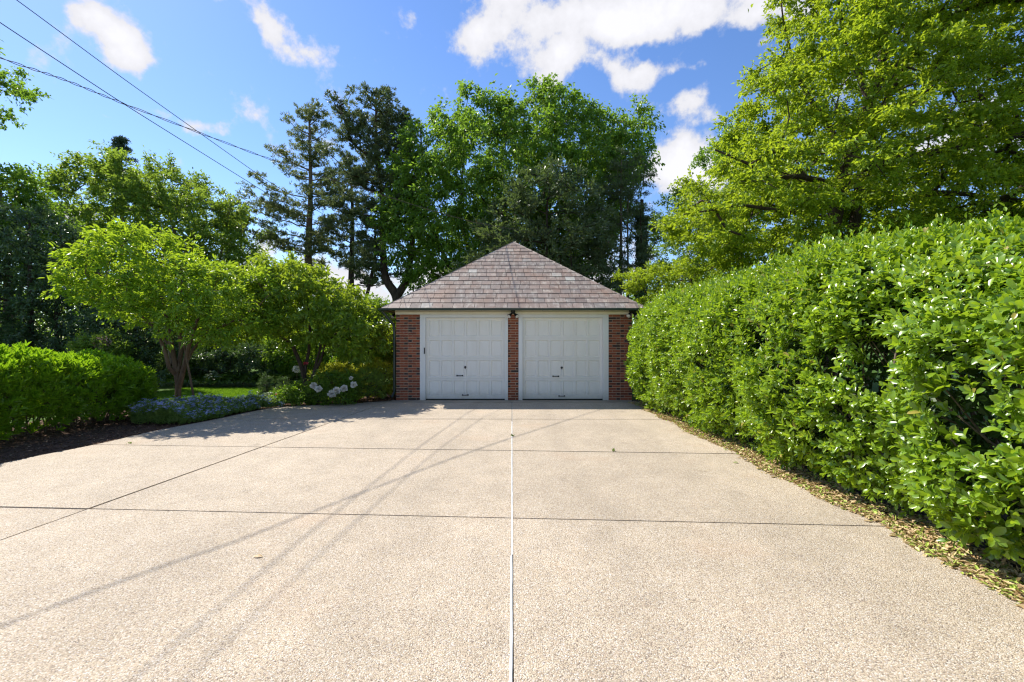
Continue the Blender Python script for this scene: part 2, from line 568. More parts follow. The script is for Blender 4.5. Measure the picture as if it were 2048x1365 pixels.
def slate_mat():
    m, nt = new_mat('weathered_slate')
    f = tintfac(nt)
    pos = geo_pos(nt)
    base = ramp(nt, f, [(0.0, (0.165, 0.130, 0.112)), (0.2, (0.25, 0.195, 0.165)), (0.4, (0.20, 0.165, 0.148)), (0.6, (0.285, 0.215, 0.180)), (0.8, (0.23, 0.175, 0.145)), (0.96, (0.22, 0.19, 0.170)),
                        (0.985, (0.36, 0.345, 0.31)), (1.0, (0.40, 0.385, 0.35))])
    mp = N(nt, 'ShaderNodeMapping'); mp.inputs['Scale'].default_value = (1, 0.35, 0.35)
    L(nt, pos, mp.inputs[0])
    n = noise(nt, 9, 8, 0.7, mp.outputs[0])
    lich = N(nt, 'ShaderNodeMapRange'); L(nt, n, lich.inputs[0])
    lich.inputs['From Min'].default_value = 0.50; lich.inputs['From Max'].default_value = 0.66
    col = mixc(nt, math_n(nt, 'MULTIPLY', lich.outputs[0], 0.65), base, (0.52, 0.47, 0.40))
    n2 = noise(nt, 1.3, 5, 0.6, pos)
    rs = N(nt, 'ShaderNodeMapRange'); L(nt, n2, rs.inputs[0])
    rs.inputs['From Min'].default_value = 0.45; rs.inputs['From Max'].default_value = 0.72
    col = mixc(nt, math_n(nt, 'MULTIPLY', rs.outputs[0], 0.5), col, (0.27, 0.145, 0.09))
    n4 = noise(nt, 4.5, 8, 0.72, pos)
    dk = N(nt, 'ShaderNodeMapRange'); L(nt, n4, dk.inputs[0])
    dk.inputs['From Min'].default_value = 0.50; dk.inputs['From Max'].default_value = 0.68
    col = mixc(nt, math_n(nt, 'MULTIPLY', dk.outputs[0], 0.45), col, (0.13, 0.105, 0.092))
    n3 = noise(nt, 40, 5, 0.7, pos)
    out(nt, principled(nt, col, 0.6, math_n(nt, 'ADD', n3, n), 0.4, bump_dist=0.006, bump_str=0.7))
    return m

def paint_mat(name, col, dirt=0.25):
    m, nt = new_mat(name)
    pos = geo_pos(nt)
    mp = N(nt, 'ShaderNodeMapping'); mp.inputs['Scale'].default_value = (3.0, 3.0, 0.6)
    L(nt, pos, mp.inputs[0])
    n = noise(nt, 2.0, 7, 0.65, mp.outputs[0])
    mr = N(nt, 'ShaderNodeMapRange'); L(nt, n, mr.inputs[0])
    mr.inputs['From Min'].default_value = 0.45; mr.inputs['From Max'].default_value = 0.8
    c = mixc(nt, math_n(nt, 'MULTIPLY', mr.outputs[0], dirt), col, tuple(x * f for x, f in zip(col, (0.72, 0.66, 0.55))))
    # splash-back grime with a ragged top edge near the ground
    sz = N(nt, 'ShaderNodeSeparateXYZ'); L(nt, pos, sz.inputs[0])
    gz = math_n(nt, 'ADD', sz.outputs[2], math_n(nt, 'MULTIPLY', noise(nt, 7.0, 6, 0.7, pos), -0.28))
    gr = N(nt, 'ShaderNodeMapRange'); L(nt, gz, gr.inputs[0])
    gr.inputs['From Min'].default_value = 0.16; gr.inputs['From Max'].default_value = -0.12
    c = mixc(nt, math_n(nt, 'MULTIPLY', gr.outputs[0], 0.55), c, (0.36, 0.33, 0.28))
    n2 = noise(nt, 90, 3, 0.5, pos)
    out(nt, principled(nt, c, 0.5, n2, 0.4, bump_dist=0.001))
    return m

def ground_mat(name, stops, s1, s2, bump=0.02):
    m, nt = new_mat(name)
    pos = geo_pos(nt)
    n = noise(nt, s1, 8, 0.7, pos)
    n2 = noise(nt, s2, 3, 0.5, pos)
    f = math_n(nt, 'ADD', math_n(nt, 'MULTIPLY', n, 0.7), math_n(nt, 'MULTIPLY', n2, 0.3))
    out(nt, principled(nt, ramp(nt, f, stops), 0.95, n, 0.1, bump_dist=bump))
    return m

M = {}
M['agg'] = aggregate_mat()
M['conc'] = concrete_mat()
M['brick'] = brick_mat(); M['brickd'] = brick_dark_mat(); M['mortar'] = mortar_mat()
M['slate'] = slate_mat()
M['white'] = paint_mat('white_door_paint', (0.84, 0.815, 0.765), 0.2)
M['trim'] = paint_mat('cream_trim_paint', (0.80, 0.75, 0.64), 0.3)
M['trimw'] = paint_mat('white_trim_paint', (0.78, 0.78, 0.76), 0.2)
M['gutter'] = plain('green_gutter_metal', (0.035, 0.06, 0.055), 0.35, 0.5)
M['black'] = plain('black_iron', (0.015, 0.015, 0.016), 0.45, 0.5)
M['lens'] = plain('lamp_glass', (0.62, 0.60, 0.55), 0.15, 0.7)
M['dirt'] = ground_mat('joint_dirt', [(0.3, (0.03, 0.024, 0.018)), (0.7, (0.09, 0.07, 0.05))], 60, 3, 0.005)
M['mulch'] = ground_mat('bark_mulch', [(0.3, (0.04, 0.025, 0.018)), (0.5, (0.13, 0.08, 0.055)), (0.72, (0.28, 0.185, 0.13))], 55, 4, 0.02)
M['lawn'] = ground_mat('lawn_soil', [(0.3, (0.035, 0.075, 0.012)), (0.7, (0.09, 0.16, 0.025))], 14, 1.2, 0.02)
M['seal'] = plain('white_sealant', (0.82, 0.82, 0.80), 0.6, 0.3, var=0.06, scale=25)
M['sealg'] = plain('grey_old_sealant', (0.50, 0.49, 0.46), 0.7, 0.3, var=0.2, scale=25)
M['bark'] = bark_mat('grey_brown_bark')
M['barkw'] = bark_mat('warm_smooth_bark', (0.07, 0.045, 0.028), (0.20, 0.14, 0.09), 11)
M['barkd'] = bark_mat('dark_bark', (0.035, 0.025, 0.02), (0.10, 0.072, 0.055), 12)
M['wire'] = plain('cable_jacket', (0.02, 0.02, 0.022), 0.6)
M['wireb'] = plain('brown_cable_jacket', (0.11, 0.08, 0.05), 0.7)

# ------------------------------------------------------------------ ground and drive
def poly_mesh(name, pts, z0, z1):
    n = len(pts)
    vs = [(x, y, z1) for x, y in pts] + [(x, y, z0) for x, y in pts]
    fs = [tuple(range(n)), tuple(range(2 * n - 1, n - 1, -1))]
    for i in range(n):
        j = (i + 1) % n
        fs.append((i, i + n, j + n, j))
    return mesh_py(name, vs, fs)

def area2(p):
    return sum(p[i][0] * p[(i + 1) % len(p)][1] - p[(i + 1) % len(p)][0] * p[i][1] for i in range(len(p))) / 2

def ccw(p): return p if area2(p) > 0 else p[::-1]

def clip(poly, a, b, off=0.0):
    """keep what is left of the line a->b, inset by off"""
    ax, ay = a; dx, dy = b[0] - ax, b[1] - ay
    ln = math.hypot(dx, dy); nx, ny = -dy / ln, dx / ln
    def s(p): return (p[0] - ax) * nx + (p[1] - ay) * ny - off
    res = []
    for i in range(len(poly)):
        p, q = poly[i], poly[(i + 1) % len(poly)]
        sp_, sq = s(p), s(q)
        if sp_ >= 0: res.append(p)
        if (sp_ > 0 and sq < 0) or (sp_ < 0 and sq > 0):
            t = sp_ / (sp_ - sq)
            res.append((p[0] + (q[0] - p[0]) * t, p[1] + (q[1] - p[1]) * t))
    return res

GY = 12.47      # garage front face
G0, G1 = wx(792, GY), wx(1264, GY)

lawnm = mesh_py('ground', [(-400, -150, -0.06), (400, -150, -0.06), (400, 700, -0.06), (-400, 700, -0.06)], [(0, 1, 2, 3)])
link('ground', lawnm, M['lawn'], kind='structure')

edge_l = [(-6.9, -9.0), (-6.75, 2.0), gp(0, 926), gp(202, 888), gp(301, 863), gp(427, 840), gp(500, 824), gp(540, 816.5), gp(585, 812.5), gp(626, 811), gp(723, 806.3), (-3.30, 12.28), (-3.30, 12.45)]
# denser curve
def smooth_curve(pts, it=2):
    for _ in range(it):
        r = [pts[0]]
        for i in range(len(pts) - 1):
            p, q = pts[i], pts[i + 1]
            r += [(p[0] * .75 + q[0] * .25, p[1] * .75 + q[1] * .25), (p[0] * .25 + q[0] * .75, p[1] * .25 + q[1] * .75)]
        r.append(pts[-1]); pts = r
    return pts
edge_l = smooth_curve(edge_l)
drive_poly = ccw(edge_l + [(3.24, 12.45), (3.2, 9.0), (3.28, 5.0), (3.33, 0.0), (3.4, -9.0)])
base_poly = ccw([(x - .02, y) for x, y in edge_l] + [(3.26, 12.45), (3.22, 9.0), (3.30, 5.0), (3.35, 0.0), (3.42, -9.0)])
driveway = link('driveway', poly_mesh('driveway', base_poly, -0.2, -0.05), M['dirt'], kind='structure')

Jl = ((-4.42, 0.0), (-3.28, 12.4))            # left long joint, runs away from the camera
Jc = ((0.0, 0.0), (0.0, 12.4))
T = [((-6, 0.1), (4, -0.3)), (gp(0, 1014), gp(1770, 1053)), (gp(400, 892.5), gp(1480, 908)), (gp(700, 838.5), gp(1300, 839)), ((-5, 11.93), (5, 11.93))]
T0 = ((-6, -4.0), (4, -4.3))
rows = [None, T0] + T + [None]
def rev(l): return (l[1], l[0])
slabs = []
G = 0.013
for r in range(len(rows) - 1):
    near, far = rows[r], rows[r + 1]
    for c in range(3):
        p = drive_poly
        if near is not None: p = clip(p, near[0], near[1], G)      # keep beyond the near joint
        if far is not None: p = clip(p, far[1], far[0], G)
        lo = [None, Jl, Jc][c]; hi = [Jl, Jc, None][c]
        if lo is not None: p = clip(p, lo[1], lo[0], .017 if c == 1 else 0.009)   # right of lo
        if hi is not None: p = clip(p, hi[0], hi[1], G if c == 0 else 0.009)
        if len(p) >= 3 and abs(area2(p)) > 0.02:
            apron = r == len(rows) - 2
            dz = rng.uniform(-0.003, 0.003) * (0 if apron else 1)
            m = poly_mesh('slab', ccw(p), -0.1, dz + (0.004 if apron else 0))
            o = link('concrete_slab', m, M['conc'] if apron else M['agg'], driveway)
            if apron: o['label'] = 'smooth grey concrete apron strip at garage doors'
# sealant strip in the middle joint
def strip(name, y0, y1, x0, w, mat, seed, z=0.006):
    r = np.random.default_rng(seed)
    n = int((y1 - y0) / 0.06) + 2
    ys = np.linspace(y0, y1, n)
    xs = x0 + np.cumsum(r.normal(0, .0003, n)); xs -= (xs[-1] - x0) * np.linspace(0, 1, n)
    hw = w / 2 * (1 + 0.07 * r.normal(0, 1, n))
    vs = []; fs = []
    for i in range(n):
        vs += [(xs[i] - hw[i], ys[i], z - .004), (xs[i] - hw[i] * .6, ys[i], z), (xs[i] + hw[i] * .6, ys[i], z), (xs[i] + hw[i], ys[i], z - .004)]
    for i in range(n - 1):
        for k in range(3):
            a = i * 4 + k
            fs.append((a, a + 1, a + 5, a + 4))
    return link(name, mesh_py(name, vs, fs, True), mat, driveway)
strip('joint_sealant', 3.37, 9.1, 0.0, 0.013, M['seal'], 1)
strip('joint_sealant', -4.0, 3.36, -0.003, 0.0145, M['seal'], 2)
strip('joint_sealant', 9.12, 11.95, 0.002, 0.010, M['sealg'], 3)['label'] = 'greyed sealant in the far end of the joint'

# planting beds
bed_l = ccw(edge_l[8:] + [(-3.3, 19.0), (-3.6, 19.5), (-4.6, 13.6), (-6.6, 12.9), (-8.3, 12.9), (-9.6, 11.2), (-9.9, 8), (-9.9, -9)] + [edge_l[0]])
link('mulch_bed', poly_mesh('mulch_bed', bed_l, -0.2, -0.03), M['mulch'], kind='structure')
bed_r = [(3.2, -9), (7, -9), (7, 13), (3.25, 13), (3.18, 9)]
link('hedge_soil', poly_mesh('hedge_soil', ccw(bed_r), -0.2, -0.045), M['dirt'], kind='structure')

# ------------------------------------------------------------------ garage
def build_garage():
    g = thing('garage', 'small brick double garage with slate pyramid roof and two white paneled doors', 'garage', (0, GY, 0))
    y = lambda v: v - GY            # children live in the garage's frame
    sc = F / GY
    X = lambda px: (px - HX) / sc
    Z = lambda py: HC + (HY - py) / sc
    ztop = Z(629.5); W = G1 - G0
    # walls (mortar core)
    mb = MB()
    piers = [(G0, X(840)), (X(1016), X(1037)), (X(1217), G1)]
    for a, b in piers:
        mb.box(a + .006, b - .006, .012, .22, -.05, ztop + .02)
    mb.box(G0 + .012, G0 + .22, .22, W, -.05, ztop + .02)
    mb.box(G1 - .22, G1 - .012, .22, W, -.05, ztop + .02)
    mb.box(G0 + .22, G1 - .22, W - .22, W - .012, -.05, ztop + .02)
    wall = link('wall', mb.mesh('wall'), M['mortar'], g)
    pitch = ztop / 34.0
    bh = pitch - .0125
    cache = {}
    def brick_mesh(w, dark):
        k = (round(w, 3), dark)
        if k not in cache:
            vs, fs = bevbox(-w / 2, w / 2, 0, .09, -bh / 2, bh / 2, .003)
            m = mesh_py('brick', vs, fs, False, [0.0] * len(fs))
            m.materials.append(M['brickd'] if dark else M['brick'])
            cache[k] = m
        return cache[k]
    rest = MB(); restd = MB()
    rr = random.Random(5)
    for pi, (a, b) in enumerate(piers):
        w = b - a
        if pi == 1: pats = [('S', 'c'), ('c', 'S')]
        else: pats = [('S', 'H', 'S', 'H'), ('H', 'S', 'H', 'S')]
        for c in range(34):
            pat = pats[c % 2]
            ws = [{'S': .203, 'H': .098, 'c': .072}[k] for k in pat]
            k_ = (w - .010 * (len(ws) - 1)) / sum(ws)
            x = a
            for i, (kind, bw) in enumerate(zip(pat, ws)):
                bw *= k_
                dark = kind == 'H' and rr.random() < .8 or kind == 'c' and rr.random() < .45 or kind == 'S' and rr.random() < .04
                zc = (c + .5) * pitch
                jy = rr.uniform(-.003, .002)
                if pi == 2 and i == len(ws) - 1 or (pi == 2 and i == 2 and c < 8):
                    (restd if dark else rest).box(x, x + bw, jy, .09, zc - bh / 2, zc + bh / 2, rr.random())
                else:
                    o = link('brick', brick_mesh(bw, dark), None, wall, (x + bw / 2, jy, zc))
                    o.rotation_euler = (0, rr.uniform(-.006, .006), 0)
                x += bw + .010
    # side and back walls: same bond, all in one
    for side in (0, 1, 2):
        for c in range(34):
            t0 = .1 if c % 2 else 0.0
            p = t0; zc = (c + .5) * pitch; k = 0
            ln = W
            while p < ln - .02:
                bw = .2 if (k + c) % 2 == 0 else .098
                e = min(p + bw, ln)
                tgt = restd if (bw < .15 and rr.random() < .8) else rest
                d = rr.uniform(-.002, .002)
                if side == 0: q = (G0 + d, G0 + .08, max(p, .095), e)
                elif side == 1: q = (G1 - .08, G1 + d, max(p, .095), e)
                else: q = (G0 + p, min(G0 + e, G1), W - .08, W + d)
                if q[1] - q[0] > .02 and q[3] - q[2] > .02:
                    tgt.box(q[0], q[1], q[2], q[3], zc - bh / 2, zc + bh / 2, rr.random())
                p = e + .010; k += 1
    link('side_brickwork', rest.mesh('side_brickwork'), M['brick'], wall, kind='stuff')
    link('side_brickwork', restd.mesh('side_dark_brickwork'), M['brickd'], wall, kind='stuff')
    # frieze, crown and soffit
    o = .277
    zs = Z(619)
    mb = MB()
    mb.box(G0 - .01, G1 + .01, -.035, .06, ztop, zs + .01)
    mb.box(G0 - .02, G1 + .02, -.055, -.035, ztop + .055, ztop + .075)
    for x0, x1 in ((G0 - .035, G0 + .06), (G1 - .06, G1 + .035)):
        mb.box(x0, x1, .06, W, ztop, zs + .01)
    mb.box(G0, G1, W - .06, W + .035, ztop, zs + .008)
    link('frieze_board', mb.mesh('frieze'), M['trim'], g)
    mb = MB()
    ze = 2.49
    mb.box(G0 - o, G1 + o, -o, W + o, zs + .012, zs + .03)
    link('soffit', mb.mesh('soffit'), M['trim'], g)
    mb = MB()
    for a0, a1, b0, b1 in ((G0 - o, G1 + o, -o - .02, -o), (G0 - o, G1 + o, W + o, W + o + .02), (G0 - o - .02, G0 - o, -o - .02, W + o + .02), (G1 + o, G1 + o + .02, -o - .02, W + o + .02)):
        mb.box(a0, a1, b0, b1, zs + .0, ze - .01)
    link('fascia', mb.mesh('fascia'), M['trim'], g)
    # gutter: half round channel, hangers
    mb = MB()
    def half(p0, p1, ax, outn):
        n = 9; vs = []; fs = []
        for P in (p0, p1):
            for r in (.055, .050):
                for i in range(n):
                    a_ = math.pi + math.pi * i / (n - 1)
                    vs.append((P[0] + outn[0] * r * math.cos(a_), P[1] + outn[1] * r * math.cos(a_), P[2] + r * math.sin(a_)))
        for i in range(n - 1):
            fs.append((i, i + 1, 2 * n + i + 1, 2 * n + i))
            fs.append((n + i, 3 * n + i, 3 * n + i + 1, n + i + 1))
            fs.append((i, n + i, n + i + 1, i + 1)); fs.append((2 * n + i, 2 * n + i + 1, 3 * n + i + 1, 3 * n + i))
        fs.append((0, 2 * n, 3 * n, n)); fs.append((n - 1, 2 * n - 1, 4 * n - 1, 3 * n - 1))
        mb.add(vs, fs)
    half((G0 - o - .08, -o - .078, ze), (G1 + o + .16, -o - .078, ze), 0, (0, 1))
    half((G0 - o - .078, -o, ze), (G0 - o - .078, W + o, ze), 1, (1, 0))
    half((G1 + o + .078, -o, ze), (G1 + o + .078, W + o, ze), 1, (1, 0))
    gut = link('gutter', mb.mesh('gutter', True), M['gutter'], g)
    hm = MB(); hm.tube([(0, -.058, .004), (0, -.04, -.04), (0, 0, -.058), (0, .04, -.04), (0, .056, 0)], .007, 6)
    hmesh = hm.mesh('hanger')
    for hx in np.arange(G0 - .1, G1 + .2, .82):
        link('gutter_hanger', hmesh, M['gutter'], gut, (hx, -o - .078, ze))
    # roof: four triangular decks, slates on each
    cx, cyc = (G0 + G1) / 2, W / 2
    zap = 5.02
    half_w = W / 2 + o
    rise = zap - ze
    slope = math.hypot(half_w, rise)
    corners = [(cx - half_w, cyc - half_w), (cx + half_w, cyc - half_w), (cx + half_w, cyc + half_w), (cx - half_w, cyc + half_w)]
    rm = mesh_py('roof', [(c[0], c[1], ze) for c in corners] + [(cx, cyc, zap - .0)], [(0, 1, 4), (1, 2, 4), (2, 3, 4), (3, 0, 4), (3, 2, 1, 0)])
    roof = link('roof', rm, M['dirt'], g)
    rows_n = 17
    ex = slope / rows_n
    rest = MB()
    for face in range(4):
        ang = [0, math.pi / 2, math.pi, -math.pi / 2][face]
        ca, sa = math.cos(ang), math.sin(ang)
        def place(u, s, h):
            # u along eave, s up the slope, h out of the plane
            lx = u
            ly = -half_w + s * half_w / slope - h * rise / slope
            lz = ze + s * rise / slope + h * half_w / slope
            return (cx + lx * ca - ly * sa, cyc + lx * sa + ly * ca, lz)
        for r in range(rows_n):
            s0 = r * ex; s1 = min(s0 + ex * 1.25, slope)
            if r == 0: s0 -= .03
            hw0 = half_w * (1 - s0 / slope) + .01
            x = -hw0 - rr.uniform(0.05, .25)
            wbase = .285
            while x < hw0:
                w = wbase * rr.uniform(.93, 1.07) if rr.random() > .12 else wbase * rr.uniform(.75, 1.25)
                dz0 = rr.uniform(-.004, .004); dd = rr.uniform(-.006, .006)
                poly = [(x + .005, s0 + dd), (x + w - .005, s0 + dd + rr.uniform(-.004, .004)), (x + w - .005, s1), (x + .005, s1)]
                poly = clip(poly, (half_w + .012, 0), (0.012, slope)); poly = clip(poly, (-0.012, slope), (-half_w - .012, 0)) if len(poly) > 2 else poly
                if len(poly) >= 3 and abs(area2(poly)) > .0015:
                    n = len(poly)
                    lift = lambda s: .012 + .016 * max(0, (s1 - s) / (s1 - s0)) + dz0 * .5
                    top = [place(u, s, lift(s) + .014) for u, s in poly]
                    bot = [place(u, s, lift(s)) for u, s in poly]
                    fs = [tuple(range(n)), tuple(range(2 * n - 1, n - 1, -1))] + [(i, i + n, (i + 1) % n + n, (i + 1) % n) for i in range(n)]
                    if face == 0:
                        ctr = A(place(x + w / 2, (s0 + s1) / 2, 0))
                        vs = [tuple(A(v) - ctr) for v in top + bot]
                        link('slate', mesh_py('slate', vs, fs, False, [0.0] * len(fs)), M['slate'], roof, tuple(ctr))
                    else:
                        rest.add(top + bot, fs, rr.random())
                x += w
    link('roof_slates', rest.mesh('roof_slates'), M['slate'], roof, kind='stuff')
    # hip caps: narrow pieces lapped up each hip
    hips = MB()
    for c in corners:
        a_ = A([c[0], c[1], ze + .02]); b_ = A([cx, cyc, zap + .02]); ln = np.linalg.norm(b_ - a_); d = (b_ - a_) / ln
        sd = np.cross(d, [0, 0, 1]); sd /= np.linalg.norm(sd); up = np.cross(sd, d)
        k = 0.0
        while k < ln - .05:
            e = min(k + .34, ln)
            p, q = a_ + d * k, a_ + d * e
            h0, h1 = .038, .026
            vs = [p - sd * .05 - up * .02, p + up * h0, p + sd * .05 - up * .02, q - sd * .05 - up * .02, q + up * h1, q + sd * .05 - up * .02]
            hips.add(vs, [(0, 3, 4, 1), (1, 4, 5, 2), (0, 1, 2), (5, 4, 3), (0, 2, 5, 3)], rr.random())
            k += .29
    link('hip_cap', hips.mesh('hip_cap'), M['slate'], roof)
    # doors and casings
    zt = Z(636.0)
    for di, (a, b, ta, tb) in enumerate(((X(850.5), X(1010.5), X(840), X(1016)), (X(1044), X(1206.5), X(1037), X(1217)))):
        fr = MB()
        fr.box(ta + .002, a + .0, -.022, .10, .0, zt + .002)         # left casing
        fr.box(b - .0, tb - .002, -.022, .10, .0, zt + .002)
        fr.box(ta + .002, tb - .002, -.024, .10, zt + .004, ztop - .002)
        link('door_casing', fr.mesh('door_casing'), M['trimw'], g)
        for j0, j1 in ((ta + (a - ta) * .45, a + .012), (b - .012, b + (tb - b) * .4)):
            jm = MB(); jm.box(j0, j1, -.034, -.022, .0, zt + .002)
            link('door_stop', jm.mesh('door_stop'), M['trimw'], g)
        dy = .07
        z0 = .03; wd = b - a; hd = zt - z0
        d = MB()
        d.box(a + .001, b - .001, dy + .03, dy + .05, z0, zt, )            # back sheet
        ns, nc = 4, 6
        st = .062; stm = .052
        sh = hd / ns
        pw = (wd - 2 * (st + .03) - stm * (nc - 1)) / nc
        pans = []
        for s in range(ns):
            zb, ztp = z0 + s * sh + .002, z0 + (s + 1) * sh - .002
            rb = .10 if s == 0 else .055
            rt = .055
            d.box(a + .002, b - .002, dy, dy + .029, zb, zb + rb)
            d.box(a + .002, b - .002, dy, dy + .029, ztp - rt, ztp)
            xs = a + .002
            for c in range(nc + 1):
                w = st + .028 if c in (0, nc) else stm
                d.box(xs, xs + w - (0.0), dy, dy + .029, zb + rb, ztp - rt)
                xs += w
                if c < nc:
                    pans.append((xs, xs + pw, zb + rb, ztp - rt)); xs += pw
        door = link('garage_door', d.mesh('garage_door'), M['white'], g)
        # panel: sunk field with a sloped moulding
        p0 = pans[0]
        w_, h_ = p0[1] - p0[0], 0
        for (x0, x1, zz0, zz1) in pans:
            key = ('p', di, round(zz1 - zz0, 3))
            if key not in cache:
                hw, hh = (x1 - x0) / 2 - .0005, (zz1 - zz0) / 2 - .0005
                b1, b2, b3 = .014, .020, .0
                def ring(k, yy): return [(-hw + k, yy, -hh + k), (hw - k, yy, -hh + k), (hw - k, yy, hh - k), (-hw + k, yy, hh - k)]
                vs = ring(0, .001) + ring(.004, .016) + ring(.010, .026) + ring(.016, .026) + ring(.034, .016)
                fs = [(16, 17, 18, 19)]
                for q in range(4):
                    for e in range(4):
                        e2 = (e + 1) % 4
                        fs.append((q * 4 + e, q * 4 + e2, q * 4 + 4 + e2, q * 4 + 4 + e))
                m = mesh_py('panel', vs, fs)
                m.materials.append(M['white']); cache[key] = m
            link('panel', cache[key], None, door, ((x0 + x1) / 2, dy, (zz0 + zz1) / 2))
        def handle(px, py, w=.15):
            hb = MB()
            hb.tube([(-w / 2, 0, 0), (-w / 2, -.03, 0), (-w / 2 + .02, -.042, 0), (w / 2 - .02, -.042, 0), (w / 2, -.03, 0), (w / 2, 0, 0)], .010, 8)
            hb.box(-w / 2 - .018, -w / 2 + .018, -.006, 0, -.018, .018); hb.box(w / 2 - .018, w / 2 + .018, -.006, 0, -.018, .018)
            link('handle', hb.mesh('handle'), M['black'], door, (X(px), dy, Z(py)))
        lk = MB()
        lk.tube([(0, 0, 0), (0, -.010, 0)], .032, 14); lk.tube([(0, -.010, 0), (0, -.03, 0)], .018, 12); lk.box(-.022, .022, -.036, -.026, -.008, .008); lk.tube([(0,-.004,-.03),(0,-.004,-.05)], .010, 8)
        if di == 0:
            handle(919, 752); handle(930, 791); link('lock', lk.mesh('lock'), M['black'], door, (X(930), dy, Z(735)))
            hg = MB(); hg.box(-.013, .013, -.02, .0, -.085, .085); hg.tube([(0, -.02, -.06), (0, -.03, 0), (0, -.02, .06)], .008, 6)
            link('latch', hg.mesh('latch'), M['black'], door, (X(849.5), -.035, Z(702)))
        else:
            handle(1112, 753.5); handle(1124, 793); link('lock', lk.mesh('lock'), M['black'], door, (X(1124), dy, Z(736)))
        sm = MB(); sm.box(a + .004, b - .004, dy + .004, dy + .03, .004, z0)
        link('rubber_seal', sm.mesh('rubber_seal'), M['black'], door)
    # floor inside
    # downspout at the left rear of the front corner
    dp = MB()
    dp.tube([(G0 - o - .06, -.18, ze - .05), (G0 - .09, .10, ze - .42), (G0 - .075, .12, ze - .6), (G0 - .075, .12, .22), (G0 - .12, .02, .08)], .038, 10)
    link('downspout', dp.mesh('downspout', True), M['gutter'], g)
    return g, X, Z
garage, GXf, GZf = build_garage()

def floodlight(x, y, z, label, face=0.0, s=1.0):
    t = thing('floodlight', label, 'floodlight', (x, y, z), 'twin floodlights under the garage eave')
    t.rotation_euler = (0, 0, face); t.scale = (s, s, s)
    b = MB(); b.tube([(0, 0, 0), (0, -.035, 0)], .062, 16); b.tube([(0, -.035, 0), (0, -.06, -.01)], .03, 10); b.tube([(0, -.05, 0), (0, -.07, -.07)], .016, 8)
    link('mount', b.mesh('mount'), M['black'], t)
    for sx in (-1, 1):
        h = MB()
        ax = A([sx * .45, -.55, -.55]); ax = ax / np.linalg.norm(ax)
        p0 = A([sx * .035, -.06, -.05])
        ds = [0, .03, .07, .13, .15]; rs = [.018, .026, .036, .058, .060]
        h.tube([p0 + ax * d for d in ds], rs, 14)
        hd = link('lamp_head', h.mesh('lamp_head', True), M['trimw'] if False else M['black'], t)
        l_ = MB(); l_.tube([p0 + ax * .151, p0 + ax * .157], .054, 16)
        l_.tube([p0 + ax * .157, p0 + ax * .166], [.054, .03], 16)
        link('lens', l_.mesh('lens'), M['lens'], hd)
floodlight(GXf(1026), GY - .06, GZf(624), 'black twin floodlight above the brick pier between both doors')
floodlight(GXf(1261), GY - .06, GZf(623), 'black twin floodlight at eave end beside the tall hedge')
floodlight(GXf(788), GY + .35, GZf(623), 'black twin floodlight under eave end beside the shrubs', -1.2)

# ------------------------------------------------------------------ trees
def in_poly(P, poly):
    x, y = P[:, 0], P[:, 1]
    ins = np.zeros(len(P), bool)
    n = len(poly)
    for i in range(n):
        x0, y0 = poly[i]; x1, y1 = poly[(i + 1) % n]
        c = ((y0 > y) != (y1 > y)) & (x < (x1 - x0) * (y - y0) / (y1 - y0 + 1e-12) + x0)
        ins ^= c
    return ins

def edge_dist(P, poly):
    d = np.full(len(P), 1e9)
    n = len(poly)
    for i in range(n):
        a = A(poly[i], dtype=float); b = A(poly[(i + 1) % n], dtype=float)
        ab = b - a
        t = np.clip(((P - a) @ ab) / (ab @ ab + 1e-9), 0, 1)
        d = np.minimum(d, np.linalg.norm(P - (a + t[:, None] * ab), axis=1))
    return d

def clumps_from_outline(poly_px, D, n, half_depth, sep, inset=None):
    """crown volume: an outline (photo px at distance D) given real depth; returns clump centres, outwardness"""
    poly = [(wx(px, D), wz(py, D)) for px, py in poly_px]
    xs = [p[0] for p in poly]; zs = [p[1] for p in poly]
    pts = []; outw = []
    S = rng.random((n * 60, 2)) * [max(xs) - min(xs), max(zs) - min(zs)] + [min(xs), min(zs)]
    S = S[in_poly(S, poly)]
    d = edge_dist(S, poly)
    ins_ = sep * 0.75 if inset is None else inset
    S = S[d > ins_ * rng.uniform(0.3, 1.2, len(d))]; d = edge_dist(S, poly)
    dm = d.max() if len(d) else 1
    t = np.clip(d / dm, 0, 1)
    prof = np.sqrt(np.clip(1 - (1 - t) ** 2, 0, 1))
    u = rng.uniform(-1, 1, len(S)); u = np.sign(u) * np.abs(u) ** 0.6
    Y = D + u * half_depth * prof
    P = np.stack([S[:, 0], Y, S[:, 1]], 1)
    chosen = np.zeros((0, 3)); ow = []
    for i in range(len(P)):
        if len(chosen) >= n: break
        if len(chosen):
            if ((chosen - P[i]) ** 2).sum(1).min() < sep * sep: continue
        chosen = np.vstack([chosen, P[i]])
    return chosen

